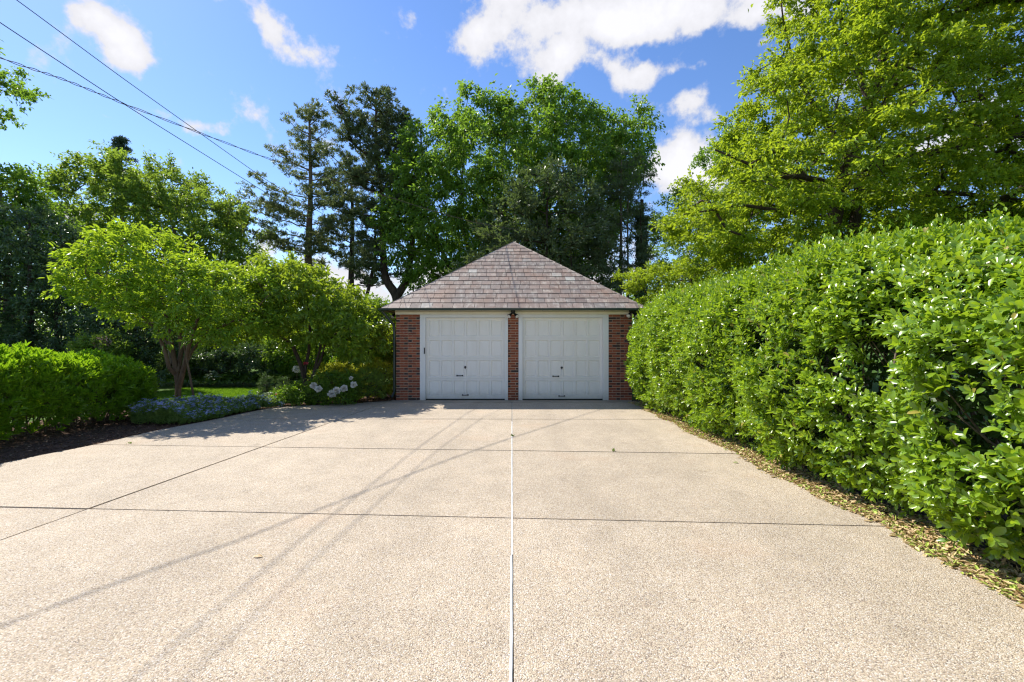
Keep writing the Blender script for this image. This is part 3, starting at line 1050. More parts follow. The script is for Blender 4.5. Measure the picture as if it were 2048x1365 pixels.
def grow(leaders, targets, step, sag=0.0, up=0.15):
    """leaders: list of point arrays with radii; connects each target by a limb to the nearest sensible node"""
    nodes = []; parent = []; rad = []
    for L_ in leaders:
        P, R = L_['p'], L_['r']
        par = L_.get('par', -1)
        if par == -1 and 'from' in L_ : par = L_['from']
        for i in range(len(P)):
            nodes.append(P[i]); rad.append(R[i])
            parent.append(len(nodes) - 2 if i else par)
    nl = len(nodes)
    NP = np.array(nodes)
    cent = NP.mean(0)
    order = np.argsort(np.linalg.norm(targets - NP[np.argmin(((targets[:, None] - NP[None]) ** 2).sum(-1), axis=1)], axis=1))
    tips = []
    arr = np.zeros((nl + len(targets) * 14, 3)); arr[:nl] = NP; cnt = nl
    par = parent + [0] * (len(arr) - nl)
    dist0 = np.zeros(len(arr))
    for ti in order:
        t = targets[ti]
        d = arr[:cnt] - t
        dd = np.linalg.norm(d, axis=1)
        # limbs leave upwards: nodes below the target are preferred
        cost = dd + 0.6 * np.maximum(0, arr[:cnt, 2] - t[2]) + 0.10 * dist0[:cnt]
        j = int(np.argmin(cost))
        p0 = arr[j]; v = t - p0; ln = np.linalg.norm(v)
        k = max(1, min(12, int(ln / step)))
        prev = j
        bend = rng.normal(0, 0.06, 3) * ln
        for s in range(1, k + 1):
            f = s / k
            q = p0 + v * f + bend * math.sin(math.pi * f) + A([0, 0, 1.0]) * up * ln * math.sin(math.pi * f) * .5 - A([0, 0, 1.0]) * sag * ln * f * f * 0.0
            arr[cnt] = q; par[cnt] = prev; dist0[cnt] = dist0[prev] + ln / k
            prev = cnt; cnt += 1
        tips.append(prev)
    # pipe model radii
    w = np.zeros(cnt)
    for t_ in tips: w[t_] += 1
    for i in range(cnt - 1, -1, -1):
        if par[i] >= 0 and i >= nl: w[par[i]] += w[i]
    return arr[:cnt], par[:cnt], w, nl, tips

def tree(name, label, cat, base, leaders, clumps, leaf, mat_leaf, mat_bark, r_tip=.012, step=.6, per=200, rc=.6, flat=.7, group=None,
         shape=LEAF2, droop=0.2, upn=1.0, jitter=.8, twigs=4, crown_name='crown', up=0.15, max_r=.25, stray=0.0, tintvar=.35, outl=.5, scale_r=None, ntw=9, spread=.35):
    t = thing(name, label, cat, (base[0], base[1], 0), group)
    off = A([base[0], base[1], 0.0])
    lead = []
    for pts, r0, r1 in leaders:
        pts = A(pts, dtype=float)
        # resample with slight waviness
        seg = []
        for i in range(len(pts) - 1):
            n = max(2, int(np.linalg.norm(pts[i + 1] - pts[i]) / step))
            for s in range(n): seg.append(pts[i] + (pts[i + 1] - pts[i]) * s / n)
        seg.append(pts[-1]); seg = A(seg)
        wob = rng.normal(0, .02 * step, seg.shape); wob[0] = 0
        for k in range(1, len(wob) - 1): wob[k] = (wob[k - 1] + wob[k]) * .7
        seg = seg + wob
        lead.append(dict(p=seg, r=np.linspace(r0, r1, len(seg))))
    arr, par, w, nl, tips = grow(lead, clumps, step, up=up)
    tb = TB()
    for L_ in lead:
        tb.add(L_['p'] - off, L_['r'], 9)
    # limbs as chains
    kids = {}
    for i in range(nl, len(arr)): kids.setdefault(par[i], []).append(i)
    rr_ = np.minimum(r_tip * np.sqrt(np.maximum(w, .5)) * 1.0, max_r)
    starts = []
    for p, ks in kids.items():
        ks_sorted = sorted(ks, key=lambda k: -w[k])
        for qi, k in enumerate(ks_sorted):
            if p < nl or qi > 0: starts.append((p, k))
    for p, k in starts:
        chain = [p, k]
        cur = k
        while cur in kids:
            nx = max(kids[cur], key=lambda q: w[q]); chain.append(nx); cur = nx
        rad = [rr_[k]] + [rr_[c] for c in chain[1:]]
        tb.add(arr[chain] - off, rad, 5 if rr_[k] > .03 else 4)
    # leaf clumps
    nc = len(clumps)
    sc = rng.uniform(.65, 1.15, nc) if scale_r is None else scale_r
    cnts = (per * sc ** 2 * rng.uniform(.7, 1.2, nc)).astype(int) + 3
    idx = np.repeat(np.arange(nc), cnts)
    n = len(idx)
    K = ntw
    ctr = clumps.mean(0) - A([0, 0, 1.0])
    outw = unit((clumps - ctr) * A([1, 1, .7]))
    tdir = unit((rdir(nc * K).reshape(nc, K, 3) + outw[:, None, :] * .55) * A([1, 1, flat]) + A([0, 0, .12]))
    tlen = rc * sc[:, None] * rng.uniform(.55, 1.25, (nc, K))
    tid = rng.integers(0, K, n)
    f = rng.random(n) ** .75
    dirs = tdir[idx, tid]; tl_ = tlen[idx, tid]
    Cn = clumps[idx] + dirs * (tl_ * f)[:, None] + rng.normal(0, 1, (n, 3)) * (leaf[0] * spread)
    Cn[:, 2] -= droop * .45 * tl_ * f * f
    AX = unit(dirs * outl + rng.normal(0, jitter * .55, (n, 3)) + A([0, 0, -droop]))
    NR = unit(rng.normal(0, jitter, (n, 3)) * .8 + A([0, 0, upn]))
    Ls = leaf[0] * rng.uniform(.65, 1.25, n); Ws = leaf[1] * rng.uniform(.7, 1.15, n)
    ct = rng.random(nc)
    tint = np.clip(ct[idx] * tintvar + rng.random(n) * (1 - tintvar), 0, .999)
    m = leaf_mesh('crown', Cn - off, AX, NR, Ls, Ws, tint, shape)
    # twigs within clumps
    for c in range(nc):
        for q in range(twigs):
            e = clumps[c] + tdir[c, q] * tlen[c, q] * .9 - A([0, 0, droop * .35 * tlen[c, q]])
            mid = (clumps[c] + e) / 2 + rng.normal(0, .05 * rc, 3)
            tb.add(A([clumps[c], mid, e]) - off, [r_tip * .7, r_tip * .5, r_tip * .25], 3)
    link('trunk', tb.mesh('trunk'), mat_bark, t)
    link(crown_name, m, mat_leaf, t)
    return t

# leaf materials
LM = {}
LM['oak'] = leaf_mat('yellow_green_leaf', (0.10, 0.185, 0.014), (0.23, 0.33, 0.024), (0.54, 0.68, 0.03), .48, .45)
LM['green'] = leaf_mat('mid_green_leaf', (0.060, 0.140, 0.016), (0.15, 0.255, 0.028), (0.34, 0.56, 0.04), .42, .42)
LM['broad'] = leaf_mat('broad_tree_leaf', (0.070, 0.145, 0.022), (0.17, 0.27, 0.034), (0.40, 0.56, 0.05), .42, .45)
LM['lilac'] = leaf_mat('light_glossy_leaf', (0.085, 0.20, 0.018), (0.21, 0.35, 0.028), (0.52, 0.70, 0.03), .44, .38, .5)
LM['dark'] = leaf_mat('dark_holly_leaf', (0.034, 0.078, 0.034), (0.095, 0.155, 0.058), (0.18, 0.30, 0.06), .26, .33, .7)
LM['magnolia'] = leaf_mat('olive_magnolia_leaf', (0.06, 0.105, 0.042), (0.16, 0.20, 0.085), (0.22, 0.32, 0.06), .26, .32, .6, rare=(.95, (0.22, 0.14, 0.075)))
LM['pine'] = leaf_mat('pine_needle', (0.08, 0.12, 0.042), (0.19, 0.225, 0.095), (0.34, 0.40, 0.11), .34, .5)
LM['pined'] = leaf_mat('dark_pine_needle', (0.050, 0.090, 0.034), (0.14, 0.18, 0.075), (0.24, 0.31, 0.09), .32, .5)
LM['spruce'] = leaf_mat('blue_spruce_needle', (0.030, 0.065, 0.040), (0.08, 0.13, 0.08), (0.10, 0.15, 0.06), .2, .5)
LM['lilac2'] = leaf_mat('lilac_leaf', (0.06, 0.15, 0.014), (0.18, 0.29, 0.024), (0.48, 0.62, 0.03), .42, .38, .5)
LM['gold'] = leaf_mat('gold_shrub_leaf', (0.17, 0.24, 0.018), (0.34, 0.38, 0.03), (0.62, 0.64, 0.04), .42, .45)
LM['shrub'] = leaf_mat('garden_shrub_leaf', (0.050, 0.13, 0.016), (0.14, 0.25, 0.026), (0.34, 0.52, 0.03), .38, .4)
LM['hedge'] = leaf_mat('glossy_hedge_leaf', (0.070, 0.175, 0.013), (0.245, 0.36, 0.020), (0.48, 0.68, 0.03), .34, .31, .75, rare=(.985, (0.38, 0.30, 0.07)), obj=True)
LM['laurel'] = leaf_mat('laurel_leaf', (0.040, 0.12, 0.010), (0.25, 0.46, 0.018), (0.52, 0.82, 0.02), .32, .35, .5)
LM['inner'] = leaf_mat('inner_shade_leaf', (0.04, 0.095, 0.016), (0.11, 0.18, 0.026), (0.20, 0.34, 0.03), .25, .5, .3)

O = lambda D, px, py: (wx(px, D), D, wz(py, D))

# broad round tree at left
D = 25.0
P = [(135, 385), (185, 345), (225, 325), (300, 318), (370, 322), (410, 345), (440, 385), (480, 400), (520, 430), (535, 480), (505, 580), (420, 640), (300, 650), (200, 620), (160, 520), (150, 430)]
cl = clumps_from_outline(P, D, 420, 4.0, .48, .75)
b = (wx(390, D), D)
tree('broad_tree', 'broad round green tree rising behind the crape myrtle, wires above it', 'tree', b,
     [([(b[0], D, 0), O(D, 395, 600), O(D, 360, 500), O(D, 330, 400)], .22, .05), ([(b[0], D, .5), O(D, 430, 560), O(D, 450, 480), O(D, 460, 420)], .12, .03),
      ([(b[0], D, .5), O(D, 340, 560), O(D, 260, 470), O(D, 220, 380)], .12, .03)], cl, (.19, .095), LM['broad'], M['bark'], per=190, rc=.78, flat=.75, r_tip=.011)
# tree at the left frame edge
D = 18.0
P = [(-140, 330), (-40, 300), (15, 328), (62, 342), (78, 372), (60, 402), (110, 418), (150, 455), (140, 520), (90, 560), (-140, 600)]
cl = clumps_from_outline(P, D, 190, 2.4, .38, .5)
b = (wx(20, D), D)
tree('maple_tree', 'green maple top at the photo\'s left edge above the dark holly', 'tree', b,
     [([(b[0], D, 0), O(D, 15, 560), O(D, 10, 450), O(D, 0, 380)], .2, .04), ([(b[0], D, 2), O(D, 60, 500), O(D, 100, 440)], .1, .03)], cl, (.15, .085), LM['green'], M['bark'], per=230, rc=.6, r_tip=.010)
# overhanging branch: tree mostly outside
D = 18.0
P = [(-420, 60), (-200, 20), (-60, 60), (0, 88), (35, 108), (62, 135), (55, 165), (10, 172), (-100, 230), (-400, 260)]
cl = clumps_from_outline(P, D, 130, 2.6, .45)
b = (wx(-330, D), D)
tree('shade_tree', 'leafy branch tips poking in at the top left corner over the cable', 'tree', b,
     [([(b[0], D, 0), O(D, -320, 300), O(D, -260, 120)], .3, .08), ([O(D, -320, 300), O(D, -150, 190), O(D, -20, 140)], .12, .02)], cl, (.15, .09), LM['green'], M['bark'], per=190, rc=.62, r_tip=.010)
# dark evergreen left
D = 15.5
P = [(-160, 430), (20, 405), (90, 425), (150, 465), (190, 530), (200, 610), (210, 690), (190, 740), (-160, 740)]
cl = clumps_from_outline(P, D, 330, 2.0, .36)
b = (wx(60, D), D)
tree('holly_tree', 'tall dark holly behind the low hedge with leaves to the ground', 'tree', b,
     [([(b[0], D, 0), O(D, 60, 600), O(D, 60, 440)], .14, .03), ([(wx(105, D), D + .3, 0), O(D, 110, 640), O(D, 120, 500)], .09, .02)], cl, (.12, .06), LM['dark'], M['barkd'], per=180, rc=.52, flat=.9, r_tip=.008)

# pines -----------------------------------------------------------
def pine_clumps(trunk, z0, z1, prof, n, seed, tilt=.35, dens=.34):
    """trunk: function height->xyz; prof: fraction->radius (left,right); tiers of limbs with tufts along them"""
    r = np.random.default_rng(seed)
    pts = []; limbs = []
    for i in range(n):
        f = (i + r.random()) / n
        z = z0 + (z1 - z0) * f
        a = r.uniform(0, 2 * np.pi)
        L0, R0 = prof(f)
        cx_ = math.cos(a)
        ln = (R0 if cx_ > 0 else L0) * (0.45 + .55 * abs(cx_) if True else 1) * r.uniform(.55, 1.1)
        p0 = A(trunk(z))
        d = A([math.cos(a), math.sin(a), 0])
        rise = tilt * (0.3 + 1.2 * f)
        k = max(2, int(ln / dens))
        pl = [p0]
        for s in range(1, k + 1):
            q = s / k
            p = p0 + d * ln * q + A([0, 0, 1]) * ln * rise * (q * .4 + q * q * .9) + r.normal(0, .05, 3)
            pl.append(p)
            if q > .28:
                pts.append(p)
                if r.random() < .55:
                    side = A([-d[1], d[0], 0.2]) * r.choice([-1, 1]) * r.uniform(.25, .75)
                    pts.append(p + side + A([0, 0, .1]))
        limbs.append(pl)
    return A(pts), limbs

def pine(name, label, base, leaders, cl_list, mat, mat_bark, leaf=(.19, .040), per=90, rc=.42, group='tall pines beyond the garden'):
    t = thing(name, label, 'tree', (base[0], base[1], 0), group)
    off = A([base[0], base[1], 0.])
    tb = TB()
    for pts, r0, r1 in leaders:
        pts = A(pts, dtype=float)
        seg = []
        for i in range(len(pts) - 1):
            for s in range(6): seg.append(pts[i] + (pts[i + 1] - pts[i]) * s / 6)
        seg.append(pts[-1]); seg = A(seg)
        # round the corners
        for _ in range(3): seg[1:-1] = (seg[:-2] + seg[1:-1] * 2 + seg[2:]) / 4
        tb.add(seg - off, np.linspace(r0, r1, len(seg)), 9)
    C_all = []
    for cl_, limbs in cl_list:
        C_all.append(cl_)
        for pl in limbs:
            pl = A(pl)
            tb.add(pl - off, np.linspace(.045, .012, len(pl)), 4)
    cl_ = np.concatenate(C_all)
    nc = len(cl_)
    idx = np.repeat(np.arange(nc), (per * rng.uniform(.5, 1.3, nc)).astype(int))
    n = len(idx)
    # needles in tufts: sub centres, needles radiate up/outward
    sub = rng.integers(0, 7, n)
    so = rdir(nc * 7).reshape(nc, 7, 3) * A([1, 1, .45]) * rc * rng.uniform(.3, 1.0, (nc, 7, 1))
    Cn = cl_[idx] + so[idx, sub] + rng.normal(0, .035, (n, 3))
    AX = unit(rdir(n) * .9 + A([0, 0, .75]) + so[idx, sub] * .8)
    Ls = leaf[0] * rng.uniform(.7, 1.2, n); Ws = leaf[1] * rng.uniform(.7, 1.3, n)
    ct = rng.random(nc)
    tint = np.clip(ct[idx] * .5 + rng.random(n) * .5, 0, .999)
    m = leaf_mesh('crown', Cn - off, AX, rdir(n), Ls, Ws, tint, LEAF2)
    link('trunk', tb.mesh('trunk'), mat_bark, t)
    link('crown', m, mat, t)
    return t

def line_fn(pts):
    P_ = sorted([tuple(p) for p in pts], key=lambda q: q[2])
    zs = [p[2] for p in P_]
    return lambda z: (np.interp(z, zs, [p[0] for p in P_]), np.interp(z, zs, [p[1] for p in P_]), z)

D = 28.0
tr = [(wx(617, D), D, 0), O(D, 616, 500), O(D, 622, 380), O(D, 618, 212)]
fn = line_fn(tr)
def profA(f): return (4.4 * (1 - f) ** .55 * (0.65 + .5 * math.sin(3.1 * min(1, f * 1.7))) + .35, 2.5 * (1 - f) ** .6 + .4)
cA = pine_clumps(fn, wz(530, D), wz(222, D), profA, 64, 3)
pine('pine_tree', 'bare-trunked tall pine, leftmost pine, crossed by the cables', (tr[0][0], D), [(tr, .30, .04)], [cA], LM['pine'], M['bark'], per=83)
D = 29.0
tr = [(wx(700, D), D, 0), O(D, 702, 560), O(D, 706, 430), O(D, 700, 330)]
cB = pine_clumps(line_fn(tr), wz(600, D), wz(322, D), lambda f: (2.6 * (1 - f) ** .5 + .4, 2.2 * (1 - f) ** .5 + .4), 40, 4)
pine('pine_tree', 'shorter dark pine standing between the two tallest pines', (tr[0][0], D), [(tr, .26, .04)], [cB], LM['pined'], M['barkd'], per=104)
D = 25.0
fork = O(D, 795, 592)
tl = [(wx(800, D), D, 0), (wx(797, D), D, 2), fork, O(D, 770, 560), O(D, 764, 480), O(D, 766, 400), O(D, 752, 300), O(D, 752, 185)]
t2 = [fork, O(D, 815, 560), O(D, 826, 480), O(D, 815, 350), O(D, 808, 225)]
cC = pine_clumps(line_fn(tl[4:]), wz(470, D), wz(208, D), lambda f: (2.2 * (1 - f) ** .45 + .3 + (1.0 if f < .6 else 0), 2.0 * (1 - f) ** .45 + .4), 66, 5, tilt=.6)
cC2 = pine_clumps(line_fn(t2[2:]), wz(430, D), wz(240, D), lambda f: (1.1, 1.3 * (1 - f) ** .4 + .2), 36, 6, tilt=.55)
tl3 = [O(D, 752, 320), O(D, 705, 290), O(D, 680, 215)]
cC3 = pine_clumps(line_fn(tl3), wz(315, D), wz(210, D), lambda f: (.7, .7), 14, 16, tilt=.7)
cC4 = pine_clumps(line_fn(tl[2:5]), wz(560, D), wz(480, D), lambda f: (2.2, 1.6), 12, 17, tilt=.25)
pine('pine_tree', 'tallest pine with a low U-shaped fork beside the garage roof', (tl[0][0], D), [(tl, .34, .04), (t2, .24, .04), (tl3, .1, .03)], [cC, cC2, cC3, cC4], LM['pined'], M['barkd'], per=98)
D = 27.0
tr = [(wx(718, D), D, 0), (wx(712, D), D, 2.0), O(D, 742, 560), O(D, 752, 500), O(D, 748, 430)]
cD = pine_clumps(line_fn(tr[2:]), wz(575, D), wz(430, D), lambda f: (1.6, 1.4), 18, 8, tilt=.3)
pine('pine_tree', 'small leaning dark pine low between taller pine trunks', (tr[0][0], D), [(tr, .16, .04)], [cD], LM['pined'], M['barkd'], per=91)
# spruce tip
D = 34.0
tr = [(wx(243, D), D, 0), O(D, 243, 272)]
r_ = np.random.default_rng(9)
pts = []; limbs = []
for i in range(60):
    f = i / 60.0; z = wz(430, D) * (1 - f) + wz(276, D) * f
    a = r_.uniform(0, 6.28); ln = (1 - f) ** .8 * 2.7 * r_.uniform(.7, 1.05) + .12
    p0 = A([wx(243, D), D, z]); d = A([math.cos(a), math.sin(a), -.15])
    limbs.append([p0, p0 + d * ln])
    for q in np.arange(.2, 1.01, .28): pts.append(p0 + d * ln * q)
pine('spruce_tree', 'pointed blue-green spruce tip above the broad round tree', (tr[0][0], D), [(tr, .2, .03)], [(A(pts), limbs)], LM['spruce'], M['barkd'], per=90, rc=.34, group=None)

# big multi-leader deciduous tree behind the garage
D = 25.0
P = [(752, 362), (800, 335), (812, 272), (868, 238), (900, 222), (903, 186), (940, 182), (965, 204), (1010, 188), (1045, 198), (1075, 180), (1120, 190), (1160, 214), (1222, 204), (1220, 235),
     (1262, 222), (1300, 252), (1312, 300), (1328, 332), (1290, 350), (1282, 420), (1240, 470), (1200, 560), (1100, 590), (900, 590), (830, 590), (800, 560), (762, 470), (748, 430), (790, 400)]
cl = clumps_from_outline(P, D, 860, 4.0, .37, .75)
b = (wx(990, D), D)
ld = [([(b[0] + dx, D + dy, 0), O(D, 990 + a1, 560), O(D, 990 + a2, 430), O(D, 990 + a3, 240)], .17, .03) for dx, dy, a1, a2, a3 in
      ((0, 0, 0, 10, 20), (-.3, .4, -40, -70, -60), (.3, -.3, 40, 90, 130), (-.5, -.3, -80, -140, -150), (.5, .4, 90, 180, 240))]
tree('elm_tree', 'huge fan-shaped green tree rising directly behind the garage roof', 'tree', b, ld, cl, (.20, .105), LM['green'], M['barkd'], per=165, rc=.82, flat=1.0, droop=.5, r_tip=.010, twigs=3)
# arching loose sprays at its right edge
# magnolia
D = 20.5
P = [(985, 400), (1040, 345), (1090, 322), (1140, 335), (1185, 385), (1215, 450), (1235, 520), (1240, 600), (1180, 640), (900, 640), (905, 560), (940, 500), (960, 450)]
cl = clumps_from_outline(P, D, 260, 2.4, .42)
b = (wx(1090, D), D)
tree('magnolia_tree', 'dark olive magnolia right behind the garage roof peak', 'tree', b, [([(b[0], D, 0), O(D, 1092, 520), O(D, 1095, 400)], .18, .04)], cl, (.19, .075), LM['magnolia'], M['barkd'],
     per=120, rc=.6, r_tip=.010, droop=0.0, upn=.4, outl=.9)
D = 21.5
P = [(1190, 370), (1225, 318), (1265, 300), (1298, 350), (1308, 430), (1300, 520), (1262, 600), (1190, 610), (1170, 480)]
cl = clumps_from_outline(P, D, 120, 1.6, .38)
b = (wx(1241, D), D)
tree('hemlock_tree', 'dark feathery hemlock with bare straight trunk right of the magnolia', 'tree', b, [([(b[0], D, 0), O(D, 1241, 500), O(D, 1243, 320)], .12, .03), ([(b[0] + .35, D, 0), O(D, 1256, 500), O(D, 1256, 400)], .08, .03)],
     cl, (.11, .035), LM['pined'], M['bark'], per=260, rc=.5, flat=.5, droop=.5, r_tip=.007)
# ivy-clad trunk
D = 22.0
t = thing('ivy_clad_trunk', 'straight bare trunk wrapped in ivy right of the hemlock', 'tree', (wx(1283, D), D, 0))
tb = TB(); tb.add([(0, 0, 0), (.05, 0, 3.5), (.02, 0, wz(400, D))], [.17, .14, .08], 9)
for a_, zz in ((.4, 5.5), (2.6, 6.5), (4.4, 6.0), (1.4, 7.2)): tb.add([(0, 0, zz), (math.cos(a_) * .8, math.sin(a_) * .8, zz + .9), (math.cos(a_) * 1.3, math.sin(a_) * 1.3, zz + 1.9)], [.05, .03, .01], 5)
link('trunk', tb.mesh('trunk'), M['barkd'], t)
n = 5200
zz = rng.uniform(.2, wz(430, D), n); a_ = rng.uniform(0, 6.28, n); rad = .2 + .22 * vnoise(np.stack([np.cos(a_), np.sin(a_), zz], 1), 1.4) * rng.random(n)
Cn = np.stack([np.cos(a_) * rad, np.sin(a_) * rad, zz], 1)
link('ivy', leaf_mesh('ivy', Cn, unit(rng.normal(0, .5, (n, 3)) + A([0, 0, -.8])), np.stack([np.cos(a_), np.sin(a_), .4 + zz * 0], 1) + rng.normal(0, .3, (n, 3)), rng.uniform(.08, .14, n), rng.uniform(.07, .11, n), rng.random(n), LEAF4), LM['dark'], t)

def bushy(name, label, cat, Pp, D, n, hd, leaf, mat, per=200, rc=.5, sep=.35, base_px=None, bark='barkd', flat=.8, shape=LEAF2, group=None, **kw):
    cl = clumps_from_outline(Pp, D, n, hd, sep, rc * .6)
    bx = wx(base_px if base_px else sum(p[0] for p in Pp) / len(Pp), D)
    zt_ = float(np.percentile(cl[:, 2], 70)); zl = max(.15, zt_ * .35)
    ld = [([(bx, D, 0), (bx, D, zl), (bx + .05, D, zt_)], max(.02, zt_ * .016), max(.01, zt_ * .006))]
    return tree(name, label, cat, (bx, D), ld, cl, leaf, mat, M[bark], per=per, rc=rc, flat=flat, shape=shape, group=group, r_tip=kw.pop('r_tip', .007), step=kw.pop('step', .35), twigs=kw.pop('twigs', 2), **kw)

# right background
bushy('background_tree', 'pale green tree between ivy trunk and the large oak', 'tree', [(1288, 440), (1318, 388), (1368, 372), (1430, 380), (1500, 420), (1500, 560), (1460, 640), (1300, 640)], 27, 170, 2.5, (.17, .09), LM['broad'], per=170, rc=.7, sep=.45)
bushy('background_tree', 'far dark green round crown peeking out left of the large oak', 'tree', [(1405, 300), (1425, 278), (1460, 262), (1520, 270), (1580, 330), (1580, 430), (1500, 440), (1440, 345), (1412, 328)], 30, 110, 2.2, (.2, .11), LM['green'], per=170, rc=.75, sep=.5)
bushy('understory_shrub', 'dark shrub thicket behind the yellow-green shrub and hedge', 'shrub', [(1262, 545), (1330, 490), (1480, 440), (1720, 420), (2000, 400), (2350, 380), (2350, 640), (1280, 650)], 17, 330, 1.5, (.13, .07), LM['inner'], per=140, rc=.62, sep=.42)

# large oak, right
D = 11.5
P = [(1545, -200), (1550, -120), (1562, 10), (1590, 48), (1560, 90), (1512, 118), (1498, 150), (1528, 178), (1470, 196), (1418, 214), (1438, 250), (1490, 280), (1450, 318), (1372, 338), (1392, 368), (1352, 392),
     (1322, 420), (1328, 462), (1360, 500), (1430, 525), (1520, 540), (1640, 540), (1800, 520), (2000, 505), (2250, 500), (2280, 200), (2250, -200)]
cl = clumps_from_outline(P, D, 1500, 3.2, .25, .34)
# gather the clumps into loose horizontal layers
lay = .62
cl[:, 2] = cl[:, 2] + .55 * (np.round(cl[:, 2] / lay + .12 * cl[:, 0]) * lay - (cl[:, 2] + .12 * cl[:, 0] * lay)) * .8
b = (wx(1668, D), D)
s1 = O(D, 1668, 440)
ld = [([(b[0], D, 0), s1, O(D, 1690, 340), O(D, 1702, 312), O(D, 1760, 150), O(D, 1800, -100)], .25, .07),
      ([(b[0] + .45, D + .2, 0), (wx(1718, D), D + .2, wz(470, D)), O(D + .2, 1716, 390), O(D + .2, 1722, 340), O(D + .2, 1790, 318), O(D, 1900, 300), O(D, 2050, 270)], .20, .05),
      ([O(D, 1680, 372), O(D - .4, 1600, 352), O(D - .9, 1540, 358), O(D - 1.2, 1500, 330), O(D - 1.4, 1430, 300)], .085, .02),
      ([O(D + .2, 1722, 385), O(D, 1800, 392), O(D - .2, 1900, 385), O(D - .2, 2040, 400)], .11, .03),
      ([O(D, 1668, 440), O(D - .6, 1580, 425), O(D - 1.0, 1480, 410), O(D - 1.4, 1400, 425)], .07, .02),
      ([O(D, 1700, 320), O(D + .8, 1640, 230), O(D + .8, 1590, 150), O(D + .8, 1570, 60)], .10, .02),
      ([O(D, 1740, 200), O(D + .6, 1690, 90), O(D + .4, 1670, -60)], .09, .02)]
tree('oak_tree', 'large spreading yellow-green oak rising behind the tall right hedge', 'tree', b, ld, cl, (.115, .060), LM['oak'], M['barkd'], per=185, rc=.52, flat=.32, droop=.25, upn=1.3, r_tip=.007, step=.35, twigs=4, tintvar=.45)
# yellow-green shrub at garage corner
bushy('spreading_shrub', 'low yellow-green spreading shrub between garage eave and hedge top', 'shrub', [(1228, 548), (1262, 532), (1330, 526), (1400, 512), (1480, 520), (1520, 560), (1500, 650), (1310, 660), (1288, 610), (1262, 578)], 13.6, 170, 1.1, (.075, .04),
      LM['oak'], per=200, rc=.36, sep=.24, flat=.4, base_px=1380)

# ------------------------------------------------------------------ garden at left
# crape myrtle (front small tree)
D = 10.7
P = [(150, 568), (165, 530), (195, 485), (235, 450), (290, 440), (342, 465), (400, 500), (455, 520), (512, 532), (548, 585), (530, 655), (480, 700), (410, 705), (360, 680), (310, 672), (262, 662), (190, 630), (150, 600)]
cl = clumps_from_outline(P, D, 240, 1.15, .23, .32)
b = (wx(356, D), D)
B = lambda px, py, dd=0: O(D + dd, px, py)
ld = [([(b[0], D, 0), B(356, 770), B(352, 745), B(345, 700), B(335, 650, .2), B(320, 580, .3), B(300, 510, .3)], .068, .02),
      ([B(358, 775), B(368, 735, -.1), B(378, 690, -.2), B(395, 640, -.3), B(430, 590, -.3)], .06, .018),
      ([B(352, 750), B(338, 735, -.15), B(330, 705, -.25), B(312, 660, -.3), B(270, 620, -.4), B(200, 590, -.4)], .05, .015),
      ([B(356, 745), B(362, 700, .2), B(358, 650, .3), B(365, 590, .3), B(360, 530, .2)], .055, .015),
      ([B(366, 740), B(385, 700, .25), B(410, 672, .3), B(470, 640, .2), B(520, 610, .1)], .04, .012),
      ([B(345, 730), B(338, 690, .3), B(300, 640, .6), B(250, 560, .6)], .045, .012)]
tree('crape_myrtle', 'multi-stemmed small tree with bright yellow-green crown, wooden stake against it', 'tree', b, ld, cl, (.125, .055), LM['lilac'], M['barkw'], per=78, rc=.33, flat=.5, ntw=6, shape=LEAF4, droop=.3, r_tip=.0045, step=.2, twigs=4, up=.05, outl=.8)
# leaning stake
st = MB(); q0 = A(gp(392, 812)); 
st.tube([(wx(394, 10.4), 10.4, -.05), (wx(368, 10.55), 10.55, wz(690, 10.55))], [.026, .022], 8)
link('garden_stake', st.mesh('garden_stake', True), M['barkw'], label='slim brown wooden stake leaning on the small tree beside the blue flowers', category='stake')

D = 12.4
P = [(498, 560), (520, 522), (560, 508), (620, 522), (680, 558), (720, 590), (765, 628), (780, 690), (740, 728), (690, 722), (640, 700), (570, 690), (490, 675)]
cl = clumps_from_outline(P, D, 230, 1.3, .25, .36)
b = (wx(612, D), D)
B = lambda px, py, dd=0: O(D + dd, px, py)
ld = [([(b[0], D, 0), B(612, 770), B(602, 730), B(585, 690), B(550, 665, .1), B(520, 650, .2)], .075, .02),
      ([B(612, 775), B(628, 748, -.1), B(640, 725, -.15), B(650, 690, -.2), B(690, 650, -.2)], .05, .015),
      ([B(608, 750), B(618, 700, .2), B(620, 640, .3), B(610, 570, .3)], .05, .015),
      ([B(625, 755), B(640, 700, .2), B(645, 660, .3), B(655, 600, .3)], .045, .012)]
tree('lilac_tree', 'second small tree with dark leaning stems above the white peonies', 'tree', b, ld, cl, (.125, .06), LM['lilac2'], M['barkd'], per=88, rc=.33, flat=.6, ntw=6, shape=LEAF4, droop=.35, r_tip=.0045, step=.2, twigs=4, up=.05)

